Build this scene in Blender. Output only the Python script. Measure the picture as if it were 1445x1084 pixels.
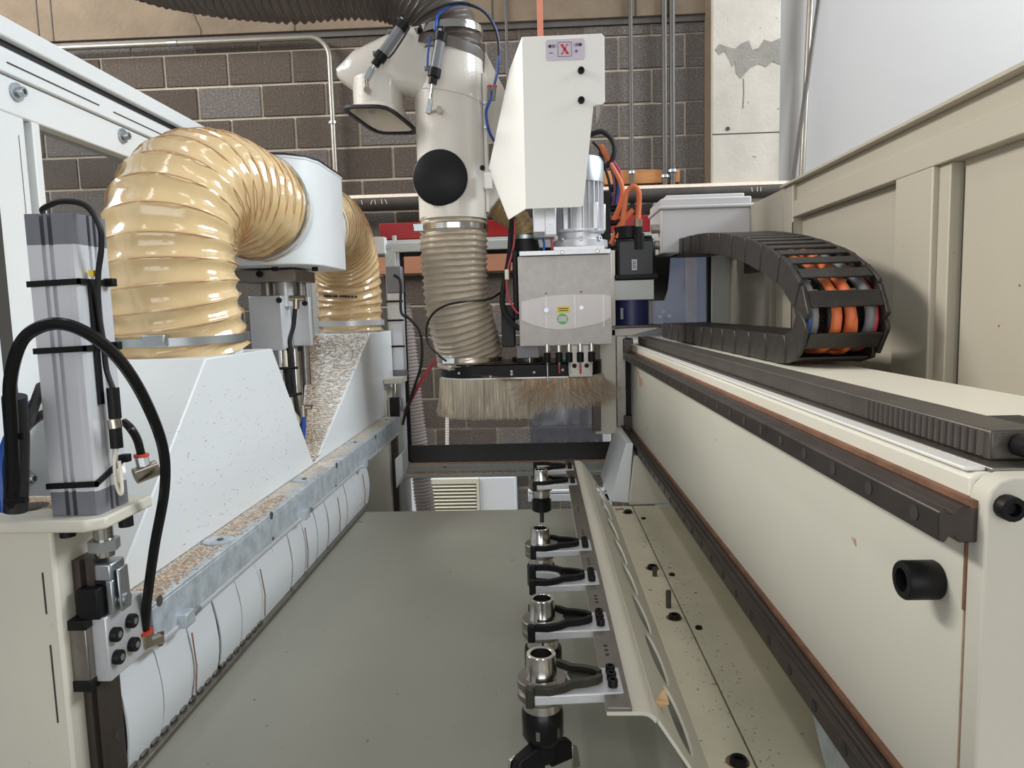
import bpy, bmesh, math, random
from mathutils import Vector, Matrix
random.seed(7)
PI = math.pi
for _o in list(bpy.data.objects):
    bpy.data.objects.remove(_o)
scene = bpy.context.scene
COL = scene.collection
ZC = 1.6                      # eye height above the workshop floor; all sizes below are metres from eye level

# ------------------------------------------------------------------ camera
cam_d = bpy.data.cameras.new('camera')
cam = bpy.data.objects.new('camera', cam_d)
COL.objects.link(cam)
cam_d.sensor_fit = 'HORIZONTAL'
cam_d.sensor_width = 36.0
cam_d.lens = 36.0 * 1000.0 / 1445.0
cam_d.clip_start = 0.02
_f = Vector((-0.03985, 0.99394, -0.10240)).normalized()
_u = Vector((0.02298, 0.10337, 0.99438))
_r = _f.cross(_u).normalized()
_u = _r.cross(_f).normalized()
cam.matrix_world = Matrix(((_r.x, _u.x, -_f.x, 0), (_r.y, _u.y, -_f.y, 0), (_r.z, _u.z, -_f.z, ZC), (0, 0, 0, 1)))
scene.camera = cam

# ------------------------------------------------------------------ light
world = bpy.data.worlds.new('world'); scene.world = world
world.use_nodes = True
_bg = world.node_tree.nodes['Background']
_bg.inputs[0].default_value = (0.93, 0.96, 1.0, 1)
_bg.inputs[1].default_value = 0.26

def area_light(name, loc, target, sx, sy, power, col=(1, 1, 1)):
    d = bpy.data.lights.new(name, 'AREA'); d.shape = 'RECTANGLE'; d.size = sx; d.size_y = sy
    d.energy = power; d.color = col
    o = bpy.data.objects.new(name, d); COL.objects.link(o)
    o.location = (loc[0], loc[1], loc[2])
    o.rotation_euler = (Vector(target) - Vector(loc)).to_track_quat('-Z', 'Y').to_euler()
    return o
# daylight through the workshop's loading door (behind and to the right) and a high side window, plus an added fill from the left
area_light('side_window_daylight', (4.6, 2.3, 4.5), (-0.6, 1.6, 1.4), 2.4, 1.5, 270, (0.88, 0.95, 1.0))
area_light('left_fill_light', (-4.4, 2.2, 4.4), (0.8, 1.8, 1.3), 3.0, 1.0, 250, (1.0, 0.98, 0.94))  # added fill that brightens the beam face and right enclosure; not a known window
area_light('loading_door_daylight', (0.4, -4.6, 2.0), (0.0, 2.0, 1.6), 5.0, 3.0, 115, (0.98, 0.99, 1.0))
# rows of ceiling strip lamps
for _x, _y in ((-1.2, 0.2), (0.6, 0.2), (-1.2, 2.2), (0.6, 2.2), (2.4, 2.6)):
    area_light('ceiling_strip_lamp', (_x, _y, 5.0), (_x, _y, 0), 0.25, 1.5, 7, (1.0, 0.97, 0.92))

scene.view_settings.view_transform = 'Standard'
scene.view_settings.look = 'None'
scene.view_settings.gamma = 1.0
scene.view_settings.use_curve_mapping = False
scene.view_settings.exposure = 0.1

# ------------------------------------------------------------------ materials
def lin(c):
    return tuple(((v / 255.0) / 12.92 if v / 255.0 <= 0.04045 else ((v / 255.0 + 0.055) / 1.055) ** 2.4) for v in c)

def mat(name, col, rough=0.5, metal=0.0, var=0.08, scale=6.0, bump=0.0, bscale=80.0, coat=0.0, spec=None, spec_col=None,
        speck=0.0, sscale=60.0, stretch=None, trans=0.0, alpha=1.0):
    m = bpy.data.materials.new(name); m.use_nodes = True
    nt = m.node_tree; b = nt.nodes['Principled BSDF']
    tc = nt.nodes.new('ShaderNodeTexCoord')
    src = tc.outputs['Object']
    if stretch:
        mp = nt.nodes.new('ShaderNodeMapping'); mp.inputs['Scale'].default_value = stretch
        nt.links.new(src, mp.inputs['Vector']); src = mp.outputs['Vector']
    c = lin(col)
    n = nt.nodes.new('ShaderNodeTexNoise'); n.inputs['Scale'].default_value = scale; n.inputs['Detail'].default_value = 6
    n.inputs['Roughness'].default_value = 0.65
    nt.links.new(src, n.inputs['Vector'])
    r = nt.nodes.new('ShaderNodeValToRGB')
    r.color_ramp.elements[0].position = 0.3; r.color_ramp.elements[1].position = 0.7
    r.color_ramp.elements[0].color = tuple(max(0, v * (1 - var)) for v in c) + (1,)
    r.color_ramp.elements[1].color = tuple(min(1, v * (1 + var)) for v in c) + (1,)
    nt.links.new(n.outputs['Fac'], r.inputs['Fac'])
    out = r.outputs['Color']
    if speck > 0:
        n2 = nt.nodes.new('ShaderNodeTexNoise'); n2.inputs['Scale'].default_value = sscale; n2.inputs['Detail'].default_value = 3
        nt.links.new(tc.outputs['Object'], n2.inputs['Vector'])
        r2 = nt.nodes.new('ShaderNodeValToRGB')
        r2.color_ramp.elements[0].position = 0.74 - speck * 0.10; r2.color_ramp.elements[1].position = 0.77 - speck * 0.08
        r2.color_ramp.elements[0].color = (0, 0, 0, 1); r2.color_ramp.elements[1].color = (1, 1, 1, 1)
        nt.links.new(n2.outputs['Fac'], r2.inputs['Fac'])
        mx = nt.nodes.new('ShaderNodeMixRGB')
        nt.links.new(r2.outputs['Color'], mx.inputs['Fac'])
        nt.links.new(out, mx.inputs['Color1'])
        mx.inputs['Color2'].default_value = lin(spec_col or (120, 85, 60)) + (1,)
        out = mx.outputs['Color']
    nt.links.new(out, b.inputs['Base Color'])
    b.inputs['Roughness'].default_value = rough
    b.inputs['Metallic'].default_value = metal
    if coat: b.inputs['Coat Weight'].default_value = coat; b.inputs['Coat Roughness'].default_value = 0.08
    if spec is not None: b.inputs['Specular IOR Level'].default_value = spec
    if trans: b.inputs['Transmission Weight'].default_value = trans
    if alpha < 1: b.inputs['Alpha'].default_value = alpha
    if bump > 0:
        n3 = nt.nodes.new('ShaderNodeTexNoise'); n3.inputs['Scale'].default_value = bscale; n3.inputs['Detail'].default_value = 4
        nt.links.new(src, n3.inputs['Vector'])
        bp = nt.nodes.new('ShaderNodeBump'); bp.inputs['Strength'].default_value = bump; bp.inputs['Distance'].default_value = 0.01
        nt.links.new(n3.outputs['Fac'], bp.inputs['Height']); nt.links.new(bp.outputs['Normal'], b.inputs['Normal'])
    return m

def clear_mat(name, tint, gloss=0.06, rough=0.05, haze=0.1):
    m = bpy.data.materials.new(name); m.use_nodes = True
    nt = m.node_tree; nt.nodes.clear()
    o = nt.nodes.new('ShaderNodeOutputMaterial')
    t = nt.nodes.new('ShaderNodeBsdfTransparent'); t.inputs[0].default_value = lin(tint) + (1,)
    g = nt.nodes.new('ShaderNodeBsdfGlossy'); g.inputs['Roughness'].default_value = rough
    d = nt.nodes.new('ShaderNodeBsdfDiffuse'); d.inputs[0].default_value = lin((200, 205, 215)) + (1,)
    n = nt.nodes.new('ShaderNodeTexNoise'); n.inputs['Scale'].default_value = 7
    ml = nt.nodes.new('ShaderNodeMath'); ml.operation = 'MULTIPLY'; ml.inputs[1].default_value = haze * 2
    nt.links.new(n.outputs['Fac'], ml.inputs[0])
    m1 = nt.nodes.new('ShaderNodeMixShader'); nt.links.new(ml.outputs[0], m1.inputs[0])
    nt.links.new(t.outputs[0], m1.inputs[1]); nt.links.new(d.outputs[0], m1.inputs[2])
    m2 = nt.nodes.new('ShaderNodeMixShader'); m2.inputs[0].default_value = gloss
    nt.links.new(m1.outputs[0], m2.inputs[1]); nt.links.new(g.outputs[0], m2.inputs[2])
    nt.links.new(m2.outputs[0], o.inputs[0])
    return m

MT = {}
MT['white'] = mat('white_paint', (228, 231, 232), 0.35, var=0.02, scale=3, bump=0.03, bscale=250, speck=0.0)
MT['cream'] = mat('cream_paint', (216, 211, 196), 0.4, var=0.04, scale=4, bump=0.03, bscale=200, speck=0.02, sscale=70, spec_col=(185, 160, 130))
MT['plainwhite'] = mat('plain_white_paint', (243, 241, 234), 0.35, var=0.02, scale=3, bump=0.04, bscale=300)
MT['bed'] = mat('bed_paint', (162, 161, 149), 0.42, var=0.05, scale=3, bump=0.03, bscale=120, speck=0.25, sscale=55, spec_col=(128, 112, 92))
MT['bed2'] = mat('dusty_bed_paint', (222, 216, 192), 0.5, var=0.08, scale=6, bump=0.03, bscale=120, speck=0.45, sscale=45, spec_col=(150, 112, 78))
MT['beam'] = mat('beam_paint', (236, 232, 216), 0.38, var=0.03, scale=2.5, bump=0.02, bscale=200, speck=0.05, sscale=30, spec_col=(190, 160, 135))
MT['panel'] = mat('enclosure_paint', (186, 178, 161), 0.42, var=0.03, scale=3, bump=0.02, bscale=200, speck=0.15, sscale=35, spec_col=(165, 155, 140))
MT['duct'] = mat('duct_paint', (216, 210, 200), 0.28, var=0.03, scale=3, bump=0.12, bscale=140, coat=0.5)
MT['alu'] = mat('aluminium', (212, 213, 216), 0.36, 0.4, var=0.08, scale=9, bump=0.03, bscale=90)
MT['cylalu'] = mat('anodised_aluminium', (222, 223, 227), 0.32, 0.25, var=0.03, scale=9)
MT['polish'] = mat('polished_sheet_steel', (168, 162, 160), 0.34, 0.45, var=0.06, scale=5, stretch=(6, 1, 0.3))
MT['galv'] = mat('galvanised_bar', (194, 203, 211), 0.45, 0.35, var=0.24, scale=34, bump=0.05, bscale=60)
MT['steel'] = mat('polished_steel', (205, 202, 196), 0.16, 1.0, var=0.06, scale=20)
MT['steel2'] = mat('ground_steel', (150, 145, 138), 0.38, 1.0, var=0.12, scale=30, bump=0.03, bscale=200)
MT['zinc'] = mat('zinc_plate', (186, 192, 196), 0.38, 1.0, var=0.08, scale=25)
MT['darksteel'] = mat('dark_rail_steel', (84, 76, 72), 0.38, 0.75, var=0.2, scale=12, speck=0.35, sscale=25, spec_col=(80, 30, 25))
MT['gear'] = mat('gear_rack_steel', (96, 90, 84), 0.45, 0.6, var=0.18, scale=14, bump=0.06, bscale=120)
MT['black'] = mat('black_plastic', (24, 23, 24), 0.45, var=0.2, scale=20, spec=0.22)
MT['blackgloss'] = mat('black_gloss', (20, 20, 22), 0.25, var=0.1, scale=20, spec=0.3)
MT['blackrub'] = mat('black_rubber', (20, 19, 21), 0.55, var=0.15, scale=15)
MT['flap'] = mat('black_flap', (36, 33, 32), 0.32, var=0.15, scale=6)
MT['chain'] = mat('cable_chain_plastic', (46, 42, 39), 0.45, var=0.3, scale=30, bump=0.05, bscale=150, speck=0.2, sscale=50, spec_col=(150, 130, 95))
MT['grey'] = mat('grey_cap', (128, 129, 136), 0.4, 0.3, var=0.06, scale=8)
MT['greyp'] = mat('grey_plastic', (122, 122, 126), 0.4, 0.1, var=0.06, scale=8)
MT['orange'] = mat('orange_cable_sheath', (226, 120, 72), 0.42, var=0.06, scale=12)
MT['grycab'] = mat('grey_cable_sheath', (128, 132, 134), 0.42, var=0.06, scale=12)
MT['blue'] = mat('blue_tube', (34, 82, 168), 0.3, var=0.08, scale=12)
MT['bluecyl'] = mat('blue_painted_cylinder', (38, 44, 92), 0.4, var=0.08, scale=8)
MT['violet'] = mat('violet_wire', (96, 56, 92), 0.4, var=0.1, scale=10)
MT['red'] = mat('red_paint', (158, 28, 32), 0.4, var=0.1, scale=4)
MT['redhose'] = mat('red_hose', (190, 74, 84), 0.45, var=0.08, scale=12)
MT['redring'] = mat('red_collar', (206, 70, 52), 0.4, var=0.06, scale=12)
MT['nickel'] = mat('nickel_fitting', (188, 178, 164), 0.24, 1.0, var=0.08, scale=25)
MT['yellow'] = mat('yellow_label', (236, 206, 40), 0.5, var=0.03)
MT['green'] = mat('green_label', (88, 196, 60), 0.5, var=0.03)
MT['lilac'] = mat('lilac_label', (206, 196, 208), 0.45, var=0.02)
MT['redprint'] = mat('red_print', (212, 52, 58), 0.5, var=0.02)
MT['darkprint'] = mat('dark_print', (52, 44, 58), 0.5, var=0.02)
MT['mortar'] = mat('mortar', (188, 176, 158), 0.95, var=0.12, scale=9, bump=0.5, bscale=90)
MT['block'] = mat('concrete_block', (86, 76, 68), 0.95, var=0.32, scale=70, bump=0.8, bscale=120, speck=1.0, sscale=160, spec_col=(160, 152, 144))
MT['block2'] = mat('concrete_block_grey', (104, 97, 92), 0.95, var=0.36, scale=70, bump=0.8, bscale=120, speck=1.3, sscale=160, spec_col=(172, 168, 164))
MT['block3'] = mat('concrete_block_dark', (78, 68, 60), 0.95, var=0.3, scale=60, bump=0.8, bscale=120, speck=0.9, sscale=160, spec_col=(150, 142, 132))
MT['concrete'] = mat('cast_concrete', (124, 109, 91), 0.9, var=0.2, scale=3, bump=0.3, bscale=40, speck=0.4, sscale=30, spec_col=(120, 100, 80))
MT['column'] = mat('column_concrete', (196, 189, 178), 0.9, var=0.14, scale=3, bump=0.3, bscale=45, speck=0.3, sscale=28, spec_col=(140, 130, 115))
MT['patch'] = mat('grey_cement_patch', (146, 142, 134), 0.95, var=0.15, scale=12, bump=0.5, bscale=60)
MT['drywall'] = mat('white_plaster', (174, 171, 168), 0.8, var=0.02, scale=2, bump=0.05, bscale=30)
MT['floor'] = mat('concrete_floor', (118, 114, 108), 0.7, var=0.15, scale=3, bump=0.1, bscale=30)
MT['conduit'] = mat('steel_conduit', (156, 150, 140), 0.4, 0.6, var=0.12, scale=12)
MT['conduitd'] = mat('dark_conduit', (92, 88, 84), 0.5, 0.4, var=0.12, scale=12)
MT['bigpipe'] = mat('black_iron_pipe', (78, 72, 68), 0.6, 0.3, var=0.25, scale=8)
MT['dust'] = mat('wood_dust', (220, 206, 188), 0.95, var=0.12, scale=60, bump=0.3, bscale=200)
MT['dust2'] = mat('brown_wood_dust', (178, 152, 130), 0.95, var=0.2, scale=60, bump=0.3, bscale=200)
MT['wood'] = mat('pine_board', (186, 128, 76), 0.6, var=0.22, scale=4, stretch=(2, 2, 26))
MT['woodred'] = mat('reddish_board', (166, 112, 84), 0.65, var=0.1, scale=4, stretch=(2, 2, 20))
MT['salmon'] = mat('salmon_strip', (196, 122, 98), 0.6, var=0.06, scale=8)
MT['hosey'] = mat('cream_polyurethane_hose', (226, 197, 148), 0.16, var=0.08, scale=5, coat=0.7, bump=0.25, bscale=18)
MT['copper'] = mat('copper_spiral_wire', (206, 164, 120), 0.35, 0.1, var=0.08, scale=20)
MT['hoseg'] = mat('beige_grey_hose', (176, 163, 144), 0.3, var=0.12, scale=8, coat=0.3)
MT['hoseyel'] = mat('aged_yellow_hose', (172, 146, 100), 0.35, var=0.16, scale=12, coat=0.2)
MT['hosed'] = mat('dark_grey_hose', (96, 88, 82), 0.42, var=0.14, scale=8)
MT['hosew'] = mat('white_ribbed_hose', (214, 204, 200), 0.5, var=0.05, scale=8)
MT['bristle'] = mat('brush_bristle', (208, 198, 180), 0.5, var=0.4, scale=90, stretch=(1, 1, 0.04))
MT['bristle2'] = mat('tan_brush_bristle', (196, 164, 132), 0.5, var=0.25, scale=40)
MT['strip'] = mat('white_curtain_strip', (226, 230, 234), 0.4, var=0.03, scale=3)
MT['olive'] = mat('olive_black_plastic', (48, 46, 36), 0.35, var=0.25, scale=25)
MT['door'] = mat('blue_grey_door', (116, 124, 138), 0.5, var=0.04, scale=4)
MT['cabinet'] = mat('cabinet_white', (236, 238, 240), 0.45, var=0.02, scale=4)
MT['louvre'] = mat('louvre_ivory', (232, 226, 206), 0.5, var=0.02, scale=4)
MT['jbox'] = mat('junction_box_grey', (214, 212, 212), 0.42, var=0.02, scale=4)
MT['spotsteel'] = mat('brushed_sheet_steel', (190, 185, 180), 0.55, 0.2, var=0.1, scale=30, bump=0.05, bscale=120)
MT['frame'] = mat('frame_paint', (196, 200, 196), 0.4, var=0.04, scale=4)
MT['chip'] = mat('pale_wood_chip', (214, 178, 132), 0.8, var=0.1, scale=20)
MT['rust'] = mat('rust_stain', (134, 96, 74), 0.8, var=0.3, scale=30)
MT['slot'] = mat('dark_slot', (60, 58, 54), 0.7, var=0.1)
MT['clear'] = clear_mat('clear_plastic', (226, 228, 230), 0.03, 0.15, 0.02)
MT['film'] = clear_mat('hanging_film', (225, 228, 238), 0.1, 0.2, 0.22)
MT['teal'] = mat('teal_cap', (70, 140, 130), 0.4, var=0.05)

# ------------------------------------------------------------------ helpers
def V(*a):
    return Vector(a[0]) if len(a) == 1 else Vector(a)

class MB:
    def __init__(s): s.v = []; s.f = []
    def add(s, vs, fs):
        k = len(s.v); s.v += [tuple(v) for v in vs]; s.f += [tuple(i + k for i in f) for f in fs]; return s
    def box(s, x0, x1, y0, y1, z0, z1):
        if x0 > x1: x0, x1 = x1, x0
        if y0 > y1: y0, y1 = y1, y0
        if z0 > z1: z0, z1 = z1, z0
        return s.add([(x0, y0, z0), (x1, y0, z0), (x1, y1, z0), (x0, y1, z0), (x0, y0, z1), (x1, y0, z1), (x1, y1, z1), (x0, y1, z1)],
                     [(0, 3, 2, 1), (4, 5, 6, 7), (0, 1, 5, 4), (1, 2, 6, 5), (2, 3, 7, 6), (3, 0, 4, 7)])
    def hexa(s, p):       # 8 points: bottom loop then top loop, counter-clockwise seen from above
        return s.add(p, [(0, 3, 2, 1), (4, 5, 6, 7), (0, 1, 5, 4), (1, 2, 6, 5), (2, 3, 7, 6), (3, 0, 4, 7)])
    def prism(s, poly, ax, a, b):      # poly in the two other axes (in x,y,z order)
        n = len(poly)
        def mk(p, t):
            return {'x': (t, p[0], p[1]), 'y': (p[0], t, p[1]), 'z': (p[0], p[1], t)}[ax]
        vs = [mk(p, a) for p in poly] + [mk(p, b) for p in poly]
        fs = [tuple(range(n - 1, -1, -1)), tuple(range(n, 2 * n))]
        for i in range(n):
            j = (i + 1) % n; fs.append((i, j, n + j, n + i))
        return s.add(vs, fs)
    def cyl(s, p0, p1, r0, r1=None, n=20, caps=True):
        p0, p1 = V(p0), V(p1); r1 = r0 if r1 is None else r1
        d = (p1 - p0).normalized(); a = d.orthogonal().normalized(); b = d.cross(a)
        vs = []
        for p, r in ((p0, r0), (p1, r1)):
            vs += [p + (a * math.cos(2 * PI * i / n) + b * math.sin(2 * PI * i / n)) * r for i in range(n)]
        fs = [(i, (i + 1) % n, n + (i + 1) % n, n + i) for i in range(n)]
        if caps: fs += [tuple(range(n - 1, -1, -1)), tuple(range(n, 2 * n))]
        return s.add(vs, fs)
    def lathe(s, prof, o=(0, 0, 0), d=(0, 0, 1), n=28, close=False):
        o = V(o); d = V(d).normalized(); a = d.orthogonal().normalized(); b = d.cross(a); m = len(prof)
        vs = [o + d * z + (a * math.cos(2 * PI * i / n) + b * math.sin(2 * PI * i / n)) * max(r, 1e-5) for (r, z) in prof for i in range(n)]
        fs = []
        for k in range(m if close else m - 1):
            k2 = (k + 1) % m
            for i in range(n):
                j = (i + 1) % n; fs.append((k * n + i, k * n + j, k2 * n + j, k2 * n + i))
        if not close:
            fs += [tuple(range(n - 1, -1, -1)), tuple((m - 1) * n + i for i in range(n))]
        return s.add(vs, fs)
    def tube(s, pts, r, n=8, caps=True, rf=None):
        pts = [V(p) for p in pts]; m = len(pts); T = []
        for i in range(m):
            T.append((pts[min(i + 1, m - 1)] - pts[max(i - 1, 0)]).normalized())
        a = T[0].orthogonal().normalized(); vs = []; L = 0.0; s.frames = []
        for i in range(m):
            if i: L += (pts[i] - pts[i - 1]).length
            a = (a - T[i] * a.dot(T[i])).normalized(); b = T[i].cross(a); s.frames.append((pts[i], a.copy(), b.copy(), L))
            for k in range(n):
                th = 2 * PI * k / n; rr = rf(L, th, i / (m - 1)) if rf else (r[i] if isinstance(r, list) else r)
                vs.append(pts[i] + (a * math.cos(th) + b * math.sin(th)) * rr)
        fs = [(i * n + k, i * n + (k + 1) % n, (i + 1) * n + (k + 1) % n, (i + 1) * n + k) for i in range(m - 1) for k in range(n)]
        if caps: fs += [tuple(range(n - 1, -1, -1)), tuple((m - 1) * n + k for k in range(n))]
        return s.add(vs, fs)
    def bolt(s, p, d, r, h, sock=True):      # socket-head cap screw
        p = V(p); d = V(d).normalized()
        prof = [(0.0, 0), (r, 0), (r, h * 0.9), (r * 0.92, h)]
        prof += [(r * 0.55, h), (r * 0.5, h * 0.45), (0.0, h * 0.45)] if sock else [(0.0, h)]
        return s.lathe(prof, p, d, 14)
    def build(s, name, m, parent=None, bev=0.0, smooth=40, kind=None, flip=True):
        me = bpy.data.meshes.new(name); me.from_pydata(s.v, [], s.f); me.validate()
        bm = bmesh.new(); bm.from_mesh(me); bmesh.ops.recalc_face_normals(bm, faces=bm.faces); bm.to_mesh(me); bm.free()
        me.materials.append(MT[m] if isinstance(m, str) else m)
        if smooth:
            for p in me.polygons: p.use_smooth = True
            me.set_sharp_from_angle(angle=math.radians(smooth))
        o = bpy.data.objects.new(name, me); COL.objects.link(o)
        if bev:
            bv = o.modifiers.new('bevel', 'BEVEL'); bv.width = bev; bv.segments = 2; bv.limit_method = 'ANGLE'; bv.angle_limit = math.radians(35)
        if parent:
            o.parent = parent
            r = parent if not parent.parent else parent.parent
            if not parent.parent: o.location = -parent.location if parent.type == 'EMPTY' and not parent.get('local') else Vector((0, 0, 0))
        if kind: o['kind'] = kind
        return o

def mb(): return MB()
def tag(o, label, cat, group=None, kind=None):
    o['label'] = label; o['category'] = cat
    if group: o['group'] = group
    if kind: o['kind'] = kind
    return o
def thing(name, label, cat, loc=(0, 0, 0), group=None, local=False):
    o = bpy.data.objects.new(name, None); COL.objects.link(o); o.location = loc; o.empty_display_size = 0.05
    if local: o['local'] = 1
    return tag(o, label, cat, group)
def struct(name, m, bm, label, cat, bev=0.0):
    o = bm.build(name, m, None, bev); o['kind'] = 'structure'; o['label'] = label; o['category'] = cat
    return o
def dup(root, loc, label, rotz=None):
    r = root.copy(); COL.objects.link(r); r.location = loc; r['label'] = label
    if rotz is not None: r.rotation_euler = (0, 0, rotz)
    for ch in [c for c in bpy.data.objects if c.parent == root]:
        c = ch.copy(); COL.objects.link(c); c.parent = r
        for g in [q for q in bpy.data.objects if q.parent == ch]:
            d = g.copy(); COL.objects.link(d); d.parent = c
    return r
def inst(o, loc, parent=None, rot=None):        # a further piece sharing the mesh
    c = o.copy(); COL.objects.link(c); c.location = loc
    if parent is not None: c.parent = parent
    if rot: c.rotation_euler = rot
    return c
def spline(pts, n=12):
    P = [V(p) for p in pts]; P = [P[0] * 2 - P[1]] + P + [P[-1] * 2 - P[-2]]; out = []
    for i in range(1, len(P) - 2):
        for k in range(n):
            t = k / n; a, b, c, d = P[i - 1], P[i], P[i + 1], P[i + 2]
            out.append(0.5 * ((2 * b) + (c - a) * t + (2 * a - 5 * b + 4 * c - d) * t * t + (3 * b - a - 3 * c + d) * t ** 3))
    out.append(P[-2]); return out
def resample(pts, step):
    out = [pts[0]]; acc = 0.0
    for i in range(1, len(pts)):
        a, b = pts[i - 1], pts[i]; L = (b - a).length
        while acc + L >= step:
            t = (step - acc) / L; a = a.lerp(b, t); out.append(a.copy()); L = (b - a).length; acc = 0.0
            if L < 1e-9: break
        acc += L
    if (out[-1] - pts[-1]).length > step * 0.3: out.append(pts[-1])
    return out
def cable(name, pts, r, m, label, cat='cable', group=None, n=8, parent=None, seg=10):
    o = mb().tube(spline(pts, seg), r, n).build(name, m, parent)
    if parent is None: tag(o, label, cat, group)
    return o

# ================================================================== SETTING
WY = 4.5
struct('floor', 'floor', mb().box(-6, 6, -5, 5, -1.7, -1.6), 'grey concrete workshop floor', 'floor')
wall = struct('wall_back', 'mortar', mb().box(-3.9, 1.06, WY + 0.012, WY + 0.2, -1.6, 2.6), 'concrete block wall with pale mortar joints behind the machine', 'wall')
# concrete blocks, one by one
BP, RH, JT = 0.402, 0.1985, 0.011
bvar = []
for i, (mn, jit) in enumerate((('block', 0), ('block2', 1), ('block3', 2))):
    def blockmesh(w):
        b = mb(); e = 0.004; x0, x1, z0, z1 = JT / 2, w - JT / 2, JT / 2, RH - JT / 2
        b.add([(x0, 0.02, z0), (x1, 0.02, z0), (x1, 0.02, z1), (x0, 0.02, z1), (x0 + e, 0, z0 + e), (x1 - e, 0, z0 + e), (x1 - e, 0, z1 - e), (x0 + e, 0, z1 - e)],
              [(4, 5, 6, 7), (0, 1, 5, 4), (1, 2, 6, 5), (2, 3, 7, 6), (3, 0, 4, 7)])
        return b
    o = blockmesh(BP).build('concrete_block', mn, wall, smooth=0); bvar.append(o)
used = set()
zlev = [1.042 + RH * k for k in range(-13, 4)]
for ri, z0 in enumerate(zlev):
    k = ri - 13
    off = 0.0 if (k % 2 == 0) else BP / 2
    x = -1.49 - 6 * BP + off
    while x < 1.05:
        x1 = x + BP
        if z0 > 1.5 and False: pass
        vi = random.choice((0, 0, 2, 1) if x < -0.3 else (1, 1, 0, 1))
        z = z0
        if x1 > 1.06 or z0 + RH > 1.70:
            w = min(BP, 1.06 - x)
            if w > 0.05:
                h = min(RH, 1.70 - z0); b = mb()
                b.box(JT / 2, w - JT / 2, 0, 0.02, JT / 2, h - JT / 2)
                c = b.build('concrete_block', ('block', 'block2', 'block3')[vi], wall, smooth=0); c.location = (x, WY + random.uniform(0, .004), z)
        elif vi not in used:
            used.add(vi); bvar[vi].location = (x, WY, z)
        else:
            inst(bvar[vi], (x, WY + random.uniform(0, .004), z), wall)
        x = x1
# cast concrete lintel with form joints, ledge below it
lin_o = struct('trim_1', 'concrete', mb().box(-3.9, 1.06, WY - 0.03, WY + 0.2, 1.735, 2.7), 'long cast concrete lintel above the block wall', 'lintel', 0.004)
struct('trim_2', 'conduitd', mb().box(-3.9, 1.06, WY - 0.012, WY + 0.1, 1.70, 1.735), 'thin dark ledge between lintel and block wall', 'trim')
for cx in (-3.05, -2.96, -1.45, -0.24, 0.62):
    mb().box(cx, cx + 0.006, WY - 0.033, WY - 0.029, 1.735, 2.6).build('form_joint', 'slot', lin_o)
crk = []
zc = 1.735
xk = -2.03
while zc < 2.05:
    crk.append((xk, WY - 0.031, zc)); zc += 0.03; xk += random.uniform(-0.022, 0.014)
mb().tube(crk, 0.0025, 4).build('crack', 'slot', lin_o)
# column
colm = struct('trim_3', 'column', mb().box(1.06, 1.455, WY - 0.10, WY + 0.2, -1.6, 2.7), 'pale cast concrete column between block wall and white wall', 'column', 0.006)
mb().box(1.06, 1.455, WY - 0.1015, WY - 0.099, 1.012, 1.018).build('form_joint', 'slot', colm)
mb().box(1.035, 1.062, WY - 0.06, WY, -1.6, 2.7).build('edge_strip', 'concrete', colm)
pp = [(1.075, 1.50), (1.10, 1.47), (1.13, 1.49), (1.16, 1.44), (1.175, 1.40), (1.19, 1.43), (1.20, 1.36), (1.225, 1.33), (1.25, 1.36), (1.28, 1.39), (1.33, 1.41), (1.37, 1.39), (1.41, 1.42), (1.453, 1.40),
      (1.453, 1.55), (1.40, 1.53), (1.36, 1.545), (1.33, 1.50), (1.29, 1.49), (1.27, 1.545), (1.23, 1.53), (1.19, 1.50), (1.14, 1.515), (1.10, 1.53)]
mb().prism(pp, 'y', WY - 0.103, WY - 0.099).build('cement_patch', 'patch', colm)
crk = [(1.24, WY - 0.1005, 1.33), (1.243, WY - 0.1005, 1.25), (1.238, WY - 0.1005, 1.16)]
mb().tube(crk, 0.002, 4).build('crack', 'slot', colm)
mb().cyl((1.15, WY - 0.104, 1.045), (1.15, WY - 0.09, 1.045), 0.012, n=12).build('form_tie_hole', 'slot', colm)
struct('wall_right', 'drywall', mb().box(1.455, 4.6, WY - 0.05, WY + 0.2, -1.6, 2.9), 'smooth white plastered wall beside the column', 'wall')

# conduits and pipes on the wall
def conduit(pts, r, m, label, cl=()):
    o = mb().tube(pts, r, 12).build('conduit', m); tag(o, label, 'conduit')
    for c in cl:
        c = V(c); mb().lathe([(r, -.008), (r * 1.5, -.008), (r * 1.5, .008), (r, .008)], c, (0, 0, 1), 14, True).build('clamp', 'zinc', o)
        mb().box(c.x - r * 1.6, c.x + r * 1.6, c.y - r * .6, c.y + r * .2, c.z - .007, c.z + .007).build('clamp_strap', 'zinc', o)
    return o
ydc = WY - 0.05
arc = [(-1.355 + 0.12 * math.sin(a), ydc, 1.565 + 0.12 * math.cos(a)) for a in [i * PI / 20 for i in range(11)]]
cd = conduit([(-3.2, ydc, 1.685), (-2.1, ydc, 1.685)] + arc + [(-1.235, ydc, 1.2), (-1.235, ydc, -0.2)], 0.0155, 'conduit', 'bent steel conduit running under the lintel and down the block wall', [(-1.235, ydc, 1.18)])
mb().lathe([(.0155, -.03), (.019, -.03), (.019, .03), (.0155, .03)], (-2.2, ydc, 1.685), (1, 0, 0), 12, True).build('coupling', 'zinc', cd)
conduit([(0.587, ydc, 2.4), (0.587, ydc, 0.55)], 0.013, 'conduitd', 'single thin vertical conduit on the block wall beside the white cover', [(0.587, ydc, .82)])
conduit([(0.787, ydc, 2.4), (0.787, ydc, 0.55)], 0.016, 'conduitd', 'thinner of the two close vertical conduits on the block wall', [(0.787, ydc, .79)])
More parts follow.
